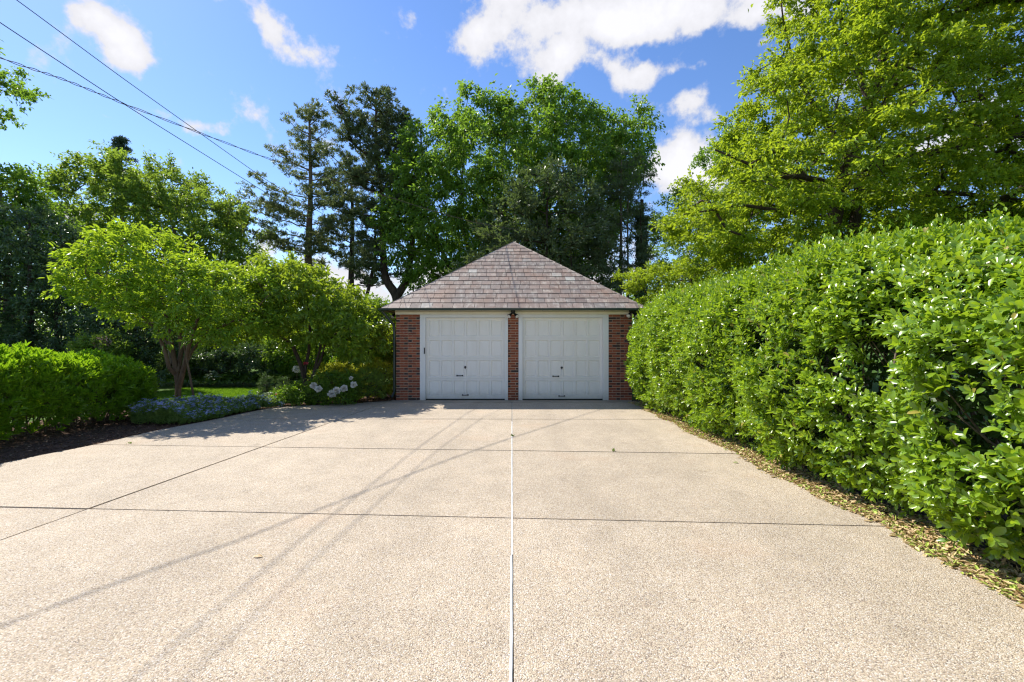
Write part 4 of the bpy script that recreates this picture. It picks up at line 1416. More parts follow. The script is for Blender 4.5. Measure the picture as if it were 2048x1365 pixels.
# shrubs behind: (name,label,poly,D,n,hd,leaf,mat,per,rc,sep)
bushy('broadleaf_shrub', 'tall light green shrub touching the left garage wall', 'shrub', [(660, 640), (690, 600), (740, 590), (790, 612), (800, 680), (800, 740), (680, 740)], 15.5, 110, 1.1, (.11, .055), LM['shrub'], per=170, rc=.42, sep=.3)
bushy('golden_shrub', 'golden-green shrub against the left brick pier', 'shrub', [(716, 745), (735, 722), (775, 722), (794, 735), (792, 792), (745, 798), (716, 790)], 13.0, 75, .5, (.05, .022), LM['gold'], per=190, rc=.2, sep=.14, base_px=768)
bushy('round_shrub', 'dark-bodied round shrub between peonies and golden shrub', 'shrub', [(700, 770), (712, 742), (745, 735), (768, 752), (772, 795), (710, 803)], 12.15, 55, .4, (.045, .02), LM['broad'], per=170, rc=.19, sep=.13)
bushy('azalea_shrub', 'bright-topped low shrub behind the white peonies', 'shrub', [(625, 742), (650, 726), (690, 722), (712, 740), (708, 775), (630, 775)], 13.0, 60, .45, (.05, .025), LM['gold'], per=170, rc=.2, sep=.14)
bushy('peony_plant', 'leafy peony clump with large white blooms beside the drive', 'shrub', [(600, 775), (620, 752), (660, 745), (700, 750), (718, 775), (712, 806), (608, 810)], 11.75, 60, .42, (.10, .035), LM['shrub'], per=80, rc=.2, sep=.14, shape=LEAF4)
bushy('foliage_plant', 'low rough green plant left of the peonies at drive edge', 'shrub', [(548, 790), (565, 775), (600, 772), (618, 790), (614, 811), (560, 812)], 11.6, 30, .3, (.08, .035), LM['green'], per=80, rc=.17, sep=.12, shape=LEAF4)
bushy('dwarf_conifer', 'left of two dark cone-shaped dwarf evergreens by the lawn', 'shrub', [(519, 800), (522, 765), (530, 748), (540, 765), (543, 800)], 12.4, 26, .16, (.04, .014), LM['dark'], per=200, rc=.13, sep=.08, group='dwarf evergreens by the lawn')
bushy('dwarf_conifer', 'right of two dark cone-shaped dwarf evergreens by the lawn', 'shrub', [(556, 800), (559, 768), (566, 750), (575, 765), (578, 800)], 12.4, 26, .16, (.04, .014), LM['dark'], per=200, rc=.13, sep=.08, group='dwarf evergreens by the lawn')
bushy('garden_shrub', 'yellow-green shrub behind lawn, right of the stake', 'shrub', [(395, 660), (420, 625), (480, 615), (545, 630), (560, 690), (540, 740), (400, 742)], 18.5, 120, 1.2, (.12, .06), LM['lilac'], per=150, rc=.45, sep=.32)
bushy('garden_shrub', 'dark low shrub behind the hosta border, left of the lilac stems', 'shrub', [(390, 700), (440, 688), (520, 690), (585, 700), (590, 752), (390, 755)], 17.2, 90, .8, (.10, .045), LM['dark'], per=150, rc=.38, sep=.28)
bushy('garden_shrub', 'glossy dark shrub between holly and the multi-stemmed tree', 'shrub', [(190, 640), (230, 600), (300, 610), (345, 650), (350, 760), (200, 760)], 15.0, 130, 1.0, (.11, .055), LM['dark'], per=150, rc=.38, sep=.28)
bushy('garden_shrub', 'loose green shrub behind the low hedge\'s far end', 'shrub', [(165, 690), (185, 668), (220, 665), (248, 690), (250, 740), (170, 740)], 13.6, 50, .5, (.09, .045), LM['broad'], per=110, rc=.28, sep=.2)
bushy('garden_shrub', 'mid green shrub behind the dark stems of the lilac', 'shrub', [(540, 690), (560, 650), (640, 640), (700, 655), (720, 700), (715, 752), (545, 755)], 17.5, 130, 1.2, (.12, .06), LM['shrub'], per=150, rc=.42, sep=.32)
bushy('garden_shrub', 'green undergrowth shrub seen beneath the pale crown of the myrtle', 'shrub', [(290, 720), (330, 690), (400, 685), (430, 715), (430, 760), (290, 762)], 17.8, 80, 1.0, (.11, .06), LM['green'], per=150, rc=.4, sep=.3)
bushy('background_tree', 'hazy green tree filling in below the tall pines', 'tree', [(460, 560), (500, 500), (560, 520), (600, 560), (640, 600), (700, 625), (760, 620), (790, 600), (810, 660), (810, 720), (460, 720)], 34, 240, 3.0, (.2, .11), LM['broad'], per=120, rc=.85, sep=.6)
bushy('background_tree', 'dark green tree behind the holly and the round tree', 'tree', [(-200, 560), (0, 540), (150, 520), (300, 560), (480, 560), (520, 620), (520, 740), (-200, 740)], 25, 300, 2.0, (.16, .09), LM['green'], per=130, rc=.75, sep=.5)
bushy('background_tree', 'dense dark tree far behind the garage, under the elm', 'tree', [(780, 640), (830, 590), (1000, 560), (1200, 560), (1330, 560), (1420, 600), (1420, 740), (780, 740)], 32, 220, 2.5, (.2, .11), LM['green'], per=130, rc=.9, sep=.6)

# distant woodland beyond everything
n = 34000
xx = rng.uniform(-95, 95, n); yy = rng.uniform(52, 62, n)
hh = 2.3 + 2.4 * vnoise(np.stack([xx, xx * 0 + 3, xx * 0], 1), .22) + 1.2 * vnoise(np.stack([xx, xx * 0 + 9, xx * 0], 1), .8)
side = np.clip((np.abs(xx + 8) - 10) / 20, 0, 1) * 4
zz = rng.random(n) ** .8 * (hh + side)
Cn = np.stack([xx, yy, zz], 1)
link('distant_woods', leaf_mesh('distant_woods', Cn, rdir(n), rdir(n) + A([0, 0, .8]), rng.uniform(.35, .7, n), rng.uniform(.25, .45, n), rng.random(n), LEAF2), LM['broad'], kind='stuff', label='distant line of green woodland beyond the garden')

# ------------------------------------------------------------------ hedges
def hedge_right():
    t = thing('tall_hedge', 'tall glossy-leaved evergreen hedge lining the right side of the drive', 'hedge', (4.2, 6, 0))
    off = A([4.2, 6.0, 0.0])
    Y0, Y1 = 1.2, 11.9
    # profile (x, z) going from the drive-side foot over the top to the back
    prof = A([(3.54, .02), (3.32, .22), (3.14, .55), (3.03, 1.1), (3.00, 1.6), (3.06, 2.0), (3.22, 2.3), (3.5, 2.52), (3.9, 2.72), (4.3, 2.84), (4.8, 2.86), (5.3, 2.7), (5.7, 2.3), (5.8, 1.5)])
    seg = np.linalg.norm(np.diff(prof, axis=0), axis=1); cum = np.concatenate([[0], np.cumsum(seg)])
    nrm = np.diff(prof, axis=0); nrm = np.stack([-nrm[:, 1], nrm[:, 0]], 1); nrm /= np.linalg.norm(nrm, axis=1, keepdims=True)
    def surf(s, y):
        x = np.interp(s, cum, prof[:, 0]); z = np.interp(s, cum, prof[:, 1])
        mid = (cum[:-1] + cum[1:]) / 2
        nx = np.interp(s, mid, nrm[:, 0]); nz = np.interp(s, mid, nrm[:, 1])
        # taper: the hedge leans out a little near the garage and rounds off at the end
        e = np.clip((y - (Y1 - .7)) / .7, 0, 1)
        k = 1 - .30 * e ** 2.5
        x = 4.4 + (x - 4.4) * k; z = z * (1 - .18 * e ** 2) * (.98 - .15 * np.clip((5.5 - y) / 3, 0, 1) * (z > 1.8))
        x = x - .10 * np.clip((y - 6) / 5, 0, 1) * (z > .3)
        P_ = np.stack([x, y, z], -1)
        Nn = unit(np.stack([nx, .8 * e ** 2, nz], -1))
        b1 = (vnoise(P_, 1.3) - .5) * .30 + (vnoise(P_ + 7.3, 3.2) - .5) * .20
        return P_ + Nn * b1[..., None], Nn
    holes = A([[3.0, 3.95, 1.45], [3.05, 3.08, 1.02], [3.0, 5.7, 1.62], [3.0, 4.5, 1.35], [3.15, 2.75, .35], [3.05, 7.3, 1.3], [3.05, 4.7, .45]])
    hr = A([.32, .22, .28, .18, .2, .24, .22])
    n = 17500
    # more sprigs where the hedge is near the camera and seen
    y = Y0 + (Y1 - Y0) * rng.random(n)
    s = rng.random(n) ** .9 * cum[-1] * .93
    P_, Nn = surf(s, y)
    den = .45 + 1.3 * vnoise(P_ + 3.1, 2.1)
    keep = rng.random(n) < np.clip(den, .45, 1)
    for h, r in zip(holes, hr):
        dd = np.linalg.norm((P_ - h) * A([1, .9, 1]), axis=1)
        keep &= ~((dd < r * (.7 + .6 * rng.random(n))))
    P_, Nn = P_[keep], Nn[keep]
    n = len(P_)
    depth = rng.random(n) ** 1.5 * .22
    P_ = P_ - Nn * depth[:, None]
    # stems
    top = np.clip(Nn[:, 2], 0, 1)
    SD = unit(Nn * rng.uniform(.5, 1.1, (n, 1)) + A([0, 0, .55]) + rng.normal(0, .38, (n, 3)))
    shoot = (rng.random(n) < .02 + .16 * top)
    Ls = rng.uniform(.07, .13, n) * np.where(shoot, 2.4, 1)
    k = 8
    ph = rng.uniform(0, 6.28, n)
    u = unit(np.cross(SD, rdir(n))); v = np.cross(SD, u)
    C, AX, NRm, LL, WW, TT = [], [], [], [], [], []
    sprig_t = rng.random(n)
    young = rng.random(n) < (.10 + .35 * top)
    for j in range(k):
        f = (j + .5) / k
        a = ph + j * 2.4
        rad = u * np.cos(a)[:, None] + v * np.sin(a)[:, None]
        openk = 1.1 - .75 * f
        ax = unit(rad * openk + SD * (.35 + .6 * f) + rng.normal(0, .15, (n, 3)))
        nr = unit(SD - rad * .45 + A([0, 0, .25]) + rng.normal(0, .22, (n, 3)))
        C.append(P_ + SD * (Ls * f)[:, None]); AX.append(ax); NRm.append(nr)
        ll = .088 * rng.uniform(.55, 1.25, n) * (1 - .25 * f) * np.where(shoot, .85, 1)
        LL.append(ll); WW.append(ll * rng.uniform(.44, .58, n))
        TT.append(np.clip(.08 + .42 * sprig_t + .22 * rng.random(n) + .27 * young + .1 * (f > .7), 0, .98))
    C = np.concatenate(C); AX = np.concatenate(AX); NRm = np.concatenate(NRm); LL = np.concatenate(LL); WW = np.concatenate(WW); TT = np.concatenate(TT)
    TT = np.where(rng.random(len(TT)) < .012, .995, TT)
    # leaves that show largest, one object each
    D_ = C[:, 1]
    px = HX + C[:, 0] / D_ * F; py = HY - (C[:, 2] - HC) / D_ * F
    vis = (px > 1450) & (px < 2040) & (py > 420) & (py < 1150) & (D_ > 2.7) & (D_ < 4.6) & (C[:, 0] < 3.14)
    rank = np.where(vis, D_ + (C[:, 0] - 2.9) * 4 + rng.random(len(D_)) * .5, 1e9)
    pick = np.argsort(rank)[:300]
    rest = np.ones(len(C), bool); rest[pick] = False
    near = rest & (C[:, 1] < 4.7) & (C[:, 0] < 3.75)
    far = rest & ~near
    link('foliage', leaf_mesh('foliage', C[near] - off, AX[near], NRm[near], LL[near], WW[near], TT[near], LEAF8), LM['hedge'], t, kind='stuff')
    mid = far & (C[:, 1] < 7.5) & (C[:, 0] < 4.4); far = far & ~mid
    link('foliage', leaf_mesh('foliage_mid', C[mid] - off, AX[mid], NRm[mid], LL[mid], WW[mid], TT[mid], LEAF4), LM['hedge'], t, kind='stuff')
    link('foliage', leaf_mesh('foliage_far', C[far] - off, AX[far], NRm[far], LL[far], WW[far] * 1.15, TT[far], LEAF2), LM['hedge'], t, kind='stuff')
    protos = []
    for w in (.42, .47, .52):
        protos.append(leaf_mesh('leaf', np.zeros((1, 3)), A([[0, 1., 0]]), A([[0, 0, 1.]]), A([1.0]), A([w]), A([0.0]), LEAF8))
        protos[-1].materials.append(LM['hedge'])
    from mathutils import Matrix
    for q, i in enumerate(pick):
        ax = unit(AX[i]); sd = unit(np.cross(NRm[i], ax)); nn = np.cross(ax, sd)
        o = bpy.data.objects.new('leaf', protos[q % 3]); COL.objects.link(o); o.parent = t
        Mx = Matrix(((-sd[0], ax[0], nn[0], 0), (-sd[1], ax[1], nn[1], 0), (-sd[2], ax[2], nn[2], 0), (0, 0, 0, 1)))
        o.matrix_basis = Matrix.Translation(Vector(C[i] - off)) @ Mx @ Matrix.Scale(float(LL[i]), 4)
    # inner leaves: darker colour stands in for the shade inside the hedge
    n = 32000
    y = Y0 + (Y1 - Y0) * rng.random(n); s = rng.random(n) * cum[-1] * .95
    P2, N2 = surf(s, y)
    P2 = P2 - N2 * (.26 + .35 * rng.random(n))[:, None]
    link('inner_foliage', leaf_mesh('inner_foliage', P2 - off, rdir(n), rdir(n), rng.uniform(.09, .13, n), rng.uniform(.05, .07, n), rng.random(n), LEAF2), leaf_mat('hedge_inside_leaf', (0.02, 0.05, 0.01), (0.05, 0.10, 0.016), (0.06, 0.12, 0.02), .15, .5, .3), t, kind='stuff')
    # stems and branches
    tb = TB()
    for i in range(46):
        yy = Y0 + (Y1 - Y0) * (i + rng.random()) / 46
        x0 = rng.uniform(3.9, 4.7)
        base = A([x0, yy, 0])
        for q in range(6):
            y2 = yy + rng.normal(0, .35); s2 = rng.uniform(.3, cum[-1] * .8)
            e, nn = surf(A([s2]), A([y2])); e = e[0] - nn[0] * .16
            m1 = base * .6 + e * .4; m1[2] = e[2] * .35 + .1; m1 += rng.normal(0, .08, 3)
            tb.add(A([base, m1, (m1 + e) / 2 + rng.normal(0, .06, 3), e]) - off, [.022, .014, .009, .004], 5)
    # the thicker bare stems that show through the gaps
    for (a1, a2, a3) in (((1800, 4.0, 640), (1788, 3.9, 700), (1775, 3.9, 790)), ((1575, 5.2, 690), (1560, 5.2, 715), (1550, 5.3, 740)), ((1470, 6.3, 735), (1485, 6.2, 745), (1490, 6.2, 760)), ((1860, 3.4, 840), (1885, 3.35, 865), (1915, 3.3, 900))):
        pts = A([((p[0] - HX) / F * p[1], p[1], HC + (HY - p[2]) / F * p[1]) for p in (a1, a2, a3)])
        pts[:, 0] += .02
        tb.add(pts - off, [.006, .008, .010], 6)
    link('branches', tb.mesh('branches'), M['bark'], t)
hedge_right()

def hedge_left():
    t = thing('low_hedge', 'low clipped cherry laurel hedge along the mulch at left', 'hedge', (-8.4, 6.5, 0))
    off = A([-8.4, 6.5, 0.0])
    Y0, Y1 = 2.0, 10.05
    prof = A([(-7.76, .05), (-7.58, .3), (-7.50, .7), (-7.52, 1.02), (-7.64, 1.24), (-8.0, 1.35), (-8.7, 1.35), (-9.1, 1.2), (-9.2, .7), (-9.15, .1)])
    seg = np.linalg.norm(np.diff(prof, axis=0), axis=1); cum = np.concatenate([[0], np.cumsum(seg)])
    nrm = np.diff(prof, axis=0); nrm = np.stack([nrm[:, 1], -nrm[:, 0]], 1); nrm /= np.linalg.norm(nrm, axis=1, keepdims=True)
    def surf(s, y):
        x = np.interp(s, cum, prof[:, 0]); z = np.interp(s, cum, prof[:, 1])
        mid = (cum[:-1] + cum[1:]) / 2
        nx = np.interp(s, mid, nrm[:, 0]); nz = np.interp(s, mid, nrm[:, 1])
        e = np.clip((y - (Y1 - .9)) / .9, 0, 1)
        x = -8.46 + (x + 8.46) * (1 - .8 * e ** 3)
        z = z * (1 - .24 * np.clip((y - 7.4) / 2.6, 0, 1) - .12 * e ** 3)
        P_ = np.stack([x, y, z], -1)
        Nn = unit(np.stack([nx, 1.2 * e ** 2, nz], -1))
        b1 = (vnoise(P_, 1.6) - .5) * .22 + (vnoise(P_ + 5.3, 4.2) - .5) * .12
        return P_ + Nn * b1[..., None], Nn
    n = 7600
    y = Y0 + (Y1 - Y0) * rng.random(n) ** .8; s = rng.random(n) * cum[-1]
    P_, Nn = surf(s, y)
    # end cap
    m_ = 900
    ys = rng.uniform(Y1 - .35, Y1, m_); xs = rng.uniform(-9.0, -7.9, m_); zs = rng.uniform(.1, .9, m_)
    P_ = np.concatenate([P_, np.stack([xs, ys, zs], 1)]); Nn = np.concatenate([Nn, np.tile(A([[.5, .8, .1]]), (m_, 1))])
    keep = rng.random(len(P_)) < np.where(P_[:, 2] < .45, .55, 1.0) * np.clip(.45 + vnoise(P_ + 2, 2.6), 0, 1)
    P_, Nn = P_[keep], Nn[keep]; n = len(P_)
    P_ = P_ - Nn * (rng.random(n) ** 1.4 * .2)[:, None]
    top = np.clip(Nn[:, 2], 0, 1)
    SD = unit(Nn * .7 + A([0, 0, .9]) + rng.normal(0, .28, (n, 3)))
    Ls = rng.uniform(.06, .11, n)
    k = 8
    ph = rng.uniform(0, 6.28, n); u = unit(np.cross(SD, rdir(n))); v = np.cross(SD, u)
    C, AX, NRm, LL, WW, TT = [], [], [], [], [], []
    st_ = rng.random(n)
    for j in range(k):
        f = (j + .5) / k; a = ph + j * 2.4
        rad = u * np.cos(a)[:, None] + v * np.sin(a)[:, None]
        ax = unit(rad * (.8 - .5 * f) + SD * (.8 + .5 * f) + rng.normal(0, .12, (n, 3)))
        nr = unit(SD * .4 - rad + rng.normal(0, .2, (n, 3)))
        C.append(P_ + SD * (Ls * f)[:, None]); AX.append(ax); NRm.append(nr)
        ll = .125 * rng.uniform(.75, 1.2, n) * (1 - .2 * f)
        LL.append(ll); WW.append(ll * rng.uniform(.24, .31, n))
        TT.append(np.clip(.3 * st_ + .3 * rng.random(n) + .4 * top * (f > .3), 0, .99))  # sunlit top and shaded face put into the leaf tint
    C = np.concatenate(C); AX = np.concatenate(AX); NRm = np.concatenate(NRm); LL = np.concatenate(LL); WW = np.concatenate(WW); TT = np.concatenate(TT)
    link('foliage', leaf_mesh('foliage', C - off, AX, NRm, LL, WW, TT, LEAF4), LM['laurel'], t, kind='stuff')
    n = 7000
    y = Y0 + (Y1 - Y0) * rng.random(n); s = rng.random(n) * cum[-1]
    P2, N2 = surf(s, y); P2 = P2 - N2 * (.25 + .25 * rng.random(n))[:, None]
    P2 = P2[P2[:, 2] > .25]; n = len(P2)
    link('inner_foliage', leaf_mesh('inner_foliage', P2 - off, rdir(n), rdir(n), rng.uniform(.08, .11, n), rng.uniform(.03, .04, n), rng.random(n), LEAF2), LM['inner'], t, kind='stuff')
    tb = TB()
    for i in range(34):
        yy = Y0 + (Y1 - .3 - Y0) * (i + rng.random()) / 34
        for q in range(6):
            base = A([-8.45 + rng.normal(0, .12), yy + rng.normal(0, .1), 0])
            e = A([rng.uniform(-9.0, -7.85), yy + rng.normal(0, .25), rng.uniform(.6, 1.15)])
            tb.add(A([base, (base + e) / 2 + A([0, 0, -.05]) + rng.normal(0, .04, 3), e]) - off, [.014, .009, .004], 5)
    link('branches', tb.mesh('branches'), M['bark'], t)
hedge_left()

# ------------------------------------------------------------------ low plants, litter, details
def flower_patch():
    t = thing('blue_flower_patch', 'patch of pale blue star flowers edging the drive beyond the low hedge', 'flowers', (-6.6, 9.7, 0))
    off = A([-6.6, 9.7, 0.])
    n = 1500
    # band beside the drive edge
    ys = rng.uniform(8.75, 11.2, n)
    ex = np.interp(ys, [p[1] for p in edge_l], [p[0] for p in edge_l])
    wd_ = np.interp(ys, [8.7, 9.2, 10.3, 11.2], [.9, 1.5, 1.3, .7])
    fr = rng.random(n)
    xs = ex - .05 - fr * wd_
    h = (.16 + .24 * np.minimum(1, fr * 3) + rng.normal(0, .05, n)) * (1 - .35 * np.clip((ys - 10.3) / .9, 0, 1))
    h = h * (.52 + .65 * vnoise(np.stack([xs, ys, ys * 0], 1), 2.3)); h = np.clip(h, .10, .55)
    C, AX, LL, TT = [], [], [], []
    fc = []
    tb = TB()
    for i in range(n):
        lean = A([rng.normal(.12, .15), rng.normal(-.05, .15), 1.0]); lean /= np.linalg.norm(lean)
        p0 = A([xs[i], ys[i], 0]); p1 = p0 + lean * h[i]
        if i % 2 == 0: tb.add(A([p0, p1]) - off, [.003, .0015], 3)
        k = 26
        f = rng.random(k) ** .7
        C.append(p0 + (p1 - p0) * f[:, None] + rng.normal(0, .012, (k, 3)))
        d = rdir(k); d[:, 2] = np.abs(d[:, 2]) * .7 + .25
        AX.append(d); LL.append(rng.uniform(.05, .08, k)); TT.append(rng.random(k))
        if rng.random() < .42: fc.append(p1 - A([0, 0, rng.random() * .06]))
    C = np.concatenate(C); AX = np.concatenate(AX); LL = np.concatenate(LL); TT = np.concatenate(TT)
    link('foliage', leaf_mesh('foliage', C - off, AX, rdir(len(C)) + A([0, 0, 1]), LL, LL * .26, TT, LEAF2), leaf_mat('amsonia_leaf', (0.10, 0.20, 0.045), (0.22, 0.33, 0.08), (0.4, 0.55, 0.08), .4, .45), t, kind='stuff')
    link('stems', tb.mesh('stems'), LM['shrub'], t, kind='stuff')
    fc = A(fc); k = 30; idx = np.repeat(np.arange(len(fc)), k)
    Cn = fc[idx] + rng.normal(0, .026, (len(idx), 3)) + A([0, 0, .015])
    # five narrow petals per star
    a = np.tile(np.arange(k) % 5 * 1.2566, len(fc)) + rng.random(len(idx)) * .2
    cen = np.repeat(fc, k, axis=0) + rng.normal(0, .026, (len(fc), 6, 3)).repeat(5, axis=1).reshape(-1, 3) + A([0, 0, .02])
    AXp = np.stack([np.cos(a), np.sin(a) * .8 - .3, .3 + 0 * a], 1)
    mm = leaf_mat('blue_petal', (0.34, 0.40, 0.74), (0.55, 0.60, 0.86), (0.4, 0.45, 0.8), .3, .6, .2)
    link('blossoms', leaf_mesh('blossoms', cen - off, AXp, A([0, -.6, 1.]) + rng.normal(0, .3, (len(cen), 3)), rng.uniform(.022, .034, len(cen)), rng.uniform(.010, .015, len(cen)), rng.random(len(cen)), LEAF2), mm, t, kind='stuff')
flower_patch()

def peony_flowers():
    mm = leaf_mat('white_petal', (0.75, 0.74, 0.68), (0.85, 0.84, 0.80), (0.7, 0.68, 0.6), .3, .6, .2)
    spots = [(627, 771, 11.55, .075, 'leftmost white peony bloom, beside the lilac stems'), (637, 778, 11.45, .075, 'white peony bloom just below the leftmost one'),
             (664, 788, 11.35, .085, 'left bloom of the low pair of white peonies'), (673, 782, 11.4, .09, 'big white peony bloom in the middle of the clump'), (688, 777, 11.45, .08, 'white peony bloom right of the big middle one'),
             (707, 770, 11.5, .075, 'rightmost white peony bloom'), (702, 757, 11.7, .045, 'small upper white peony bloom near the round shrub')]
    for px, py, D_, r, lab in spots:
        D_ -= .22; r *= 1.3
        c = A(O(D_, px, py))
        n = 150
        d = rdir(n); d[:, 2] = d[:, 2] * .8
        Cn = d * r * .35 * rng.random((n, 1))
        ax = unit(d + rng.normal(0, .25, (n, 3)))
        m = leaf_mesh('petal', Cn, ax, unit(rdir(n) + A([0, 0, .3])), rng.uniform(.55, .8, n) * r, rng.uniform(.5, .8, n) * r, rng.random(n), LEAF4)
        t = thing('peony_bloom', lab, 'flower', tuple(c), 'white peony blooms')
        link('petals', m, mm, t, kind='stuff')
        tb = TB(); tb.add([(0, 0, 0), (.02, .04, -.15), (.05, .1, -c[2] + .05)], [.004, .004, .005], 5)
        link('stem', tb.mesh('stem'), LM['shrub'], t)
    # other flower spots
    t = thing('rhododendron_bloom', 'cream white flower cluster left of the lilac trunk', 'flower', O(12.6, 593, 739))
    n = 120; d = rdir(n)
    link('petals', leaf_mesh('petals', d * .06, unit(d + rng.normal(0, .4, (n, 3))), rdir(n), rng.uniform(.04, .07, n), rng.uniform(.03, .05, n), rng.random(n), LEAF4), mm, t, kind='stuff')
    tb = TB(); tb.add([(0, 0, 0), (.02, .05, -.8)], [.006, .008], 5); link('stem', tb.mesh('stem'), M['bark'], t)
    pm = leaf_mat('crimson_petal', (0.45, 0.03, 0.06), (0.6, 0.12, 0.16), (0.5, 0.05, 0.08), .3, .6, .2)
    for px, py, D_, r, k, lab in ((611, 727, 12.3, .05, 40, 'red bloom hanging among the lilac stems'), (560, 788, 11.8, .09, 70, 'low crimson flowers by the dwarf evergreens')):
        c = A(O(D_, px, py)); t = thing('red_flower', lab, 'flower', tuple(c))
        d = rdir(k); d[:, 2] *= .5
        link('petals', leaf_mesh('petals', d * r * rng.random((k, 1)), unit(d), rdir(k), rng.uniform(.03, .05, k), rng.uniform(.025, .04, k), rng.random(k), LEAF4), pm, t, kind='stuff')
        tb = TB(); tb.add([(0, 0, 0), (.01, .03, -min(c[2], .35) + .01)], [.004, .004], 4); link('stem', tb.mesh('stem'), M['bark'], t)
    # pinkish bush blossoms behind the low hedge
    k = 500; c = A(O(13.3, 203, 688)); 
    pk = leaf_mat('pale_pink_petal', (0.55, 0.34, 0.30), (0.7, 0.5, 0.42), (0.6, 0.4, 0.3), .3, .6, .2)
    d = rdir(k) * rng.random((k, 1)) ** .5 * A([.28, .2, .22])
    t = thing('pink_azalea', 'pale pink flowering shrub above the low hedge beside the holly', 'shrub', (c[0], c[1], 0))
    link('blossoms', leaf_mesh('blossoms', d + A([0, 0, c[2]]), rdir(k), rdir(k), rng.uniform(.03, .05, k), rng.uniform(.03, .04, k), rng.random(k), LEAF2), pk, t, kind='stuff')
    tb = TB()
    for i in range(8):
        e = rdir(1)[0] * .2; tb.add([(0, 0, 0), (e[0] * .5, e[1] * .5, c[2] * .5), (e[0], e[1], c[2] + e[2])], [.012, .008, .003], 5)
    link('stems', tb.mesh('stems'), M['barkd'], t)
peony_flowers()

def hostas():
    mm = leaf_mat('hosta_leaf', (0.075, 0.15, 0.03), (0.16, 0.26, 0.05), (0.28, 0.4, 0.06), .3, .4, .4)
    mv = leaf_mat('variegated_leaf', (0.14, 0.22, 0.14), (0.38, 0.44, 0.32), (0.3, 0.4, 0.2), .25, .45, .4)
    k = 0
    cells = []
    for i in range(13):
        cells.append((wx(438 + i * 18, 16.4) + rng.normal(0, .08), 16.4 + rng.normal(0, .15), .42, mm))
    for i in range(9):
        cells.append((wx(450 + i * 20, 17.0) + rng.normal(0, .08), 17.0 + rng.normal(0, .12), .48, mm))
    names = ['first', 'second', 'third', 'fourth', 'fifth', 'sixth', 'seventh', 'eighth', 'ninth', 'tenth', 'eleventh', 'twelfth', 'thirteenth']
    for i, (x, y_, h, m) in enumerate(cells):
        row = 'front' if i < 13 else 'back'
        j = i if i < 13 else i - 13
        lab = 'green leafy hosta mound behind the lawn, %s from the %s in the %s row' % (names[j], 'stake', row)
        t = thing('hosta_plant', lab, 'plant', (x, y_, 0), 'hostas bordering the lawn')
        n = 70
        a = rng.uniform(0, 6.28, n); r = rng.random(n)
        ax = np.stack([np.cos(a), np.sin(a), .5 - .9 * r], 1)
        C = np.stack([np.cos(a) * r * .22, np.sin(a) * r * .22, h * (.95 - .45 * r) * rng.uniform(.7, 1, n)], 1)
        link('leaves', leaf_mesh('leaves', C, ax, np.stack([np.cos(a) * .3, np.sin(a) * .3, 1 + 0 * a], 1), rng.uniform(.14, .24, n), rng.uniform(.08, .13, n), rng.random(n), LEAF4), m, t)
    # variegated clumps
    for px, py, lab in ((425, 752, 'silvery variegated hosta behind the lawn next to the stake'), (540, 796, 'small silvery variegated plant at the drive bed corner')):
        D_ = 16.2 if px == 425 else 11.9
        x = wx(px, D_); hh = wz(py - 8, D_)
        t = thing('variegated_plant', lab, 'plant', (x, D_, 0))
        n = 60; a = rng.uniform(0, 6.28, n); r = rng.random(n)
        C = np.stack([np.cos(a) * r * .2, np.sin(a) * r * .2, max(.12, hh) * (1 - .4 * r)], 1)
        link('leaves', leaf_mesh('leaves', C, np.stack([np.cos(a), np.sin(a), .5 - .8 * r], 1), np.stack([np.cos(a) * .3, np.sin(a) * .3, 1 + 0 * a], 1), rng.uniform(.09, .16, n), rng.uniform(.05, .08, n), rng.random(n), LEAF4), mv, t)
hostas()

# lawn grass blades in the visible strip
n = 42000
yy = 12.6 + rng.random(n) ** 1.2 * 3.6; xx = -11.5 + rng.random(n) * 8.0
ok = (xx < -4.4 - (yy - 13.6) * 0.1)
xx, yy = xx[ok], yy[ok]; n = len(xx)
gm = leaf_mat('grass_blade', (0.08, 0.19, 0.015), (0.16, 0.30, 0.025), (0.32, 0.55, 0.03), .45, .5)
link('lawn_grass', leaf_mesh('lawn_grass', np.stack([xx, yy, np.full(n, -.06)], 1), rng.normal(0, .35, (n, 3)) + A([0, 0, 1]), rdir(n), rng.uniform(.05, .09, n), rng.uniform(.008, .014, n), rng.random(n), LEAF2), gm, kind='stuff', label='mown lawn grass behind the blue flowers')

# mulch chips
n = 26000
xx = rng.uniform(-9.6, -3.3, n); yy = rng.uniform(4.5, 14, n)
inb = in_poly(np.stack([xx, yy], 1), bed_l)
xx, yy = xx[inb], yy[inb]; n = len(xx)
cm = leaf_mat('bark_chip', (0.06, 0.036, 0.025), (0.26, 0.165, 0.11), (0.05, 0.03, 0.02), .02, .9, .1, rare=(.93, (0.32, 0.23, 0.15)))
link('mulch_chips', leaf_mesh('mulch_chips', np.stack([xx, yy, rng.uniform(-.028, -.008, n)], 1), rdir(n) * A([1, 1, .3]), rdir(n) * .5 + A([0, 0, 1]), rng.uniform(.02, .06, n), rng.uniform(.01, .025, n), rng.random(n), LEAF4), cm, kind='stuff', label='loose brown bark mulch chips in the left bed')

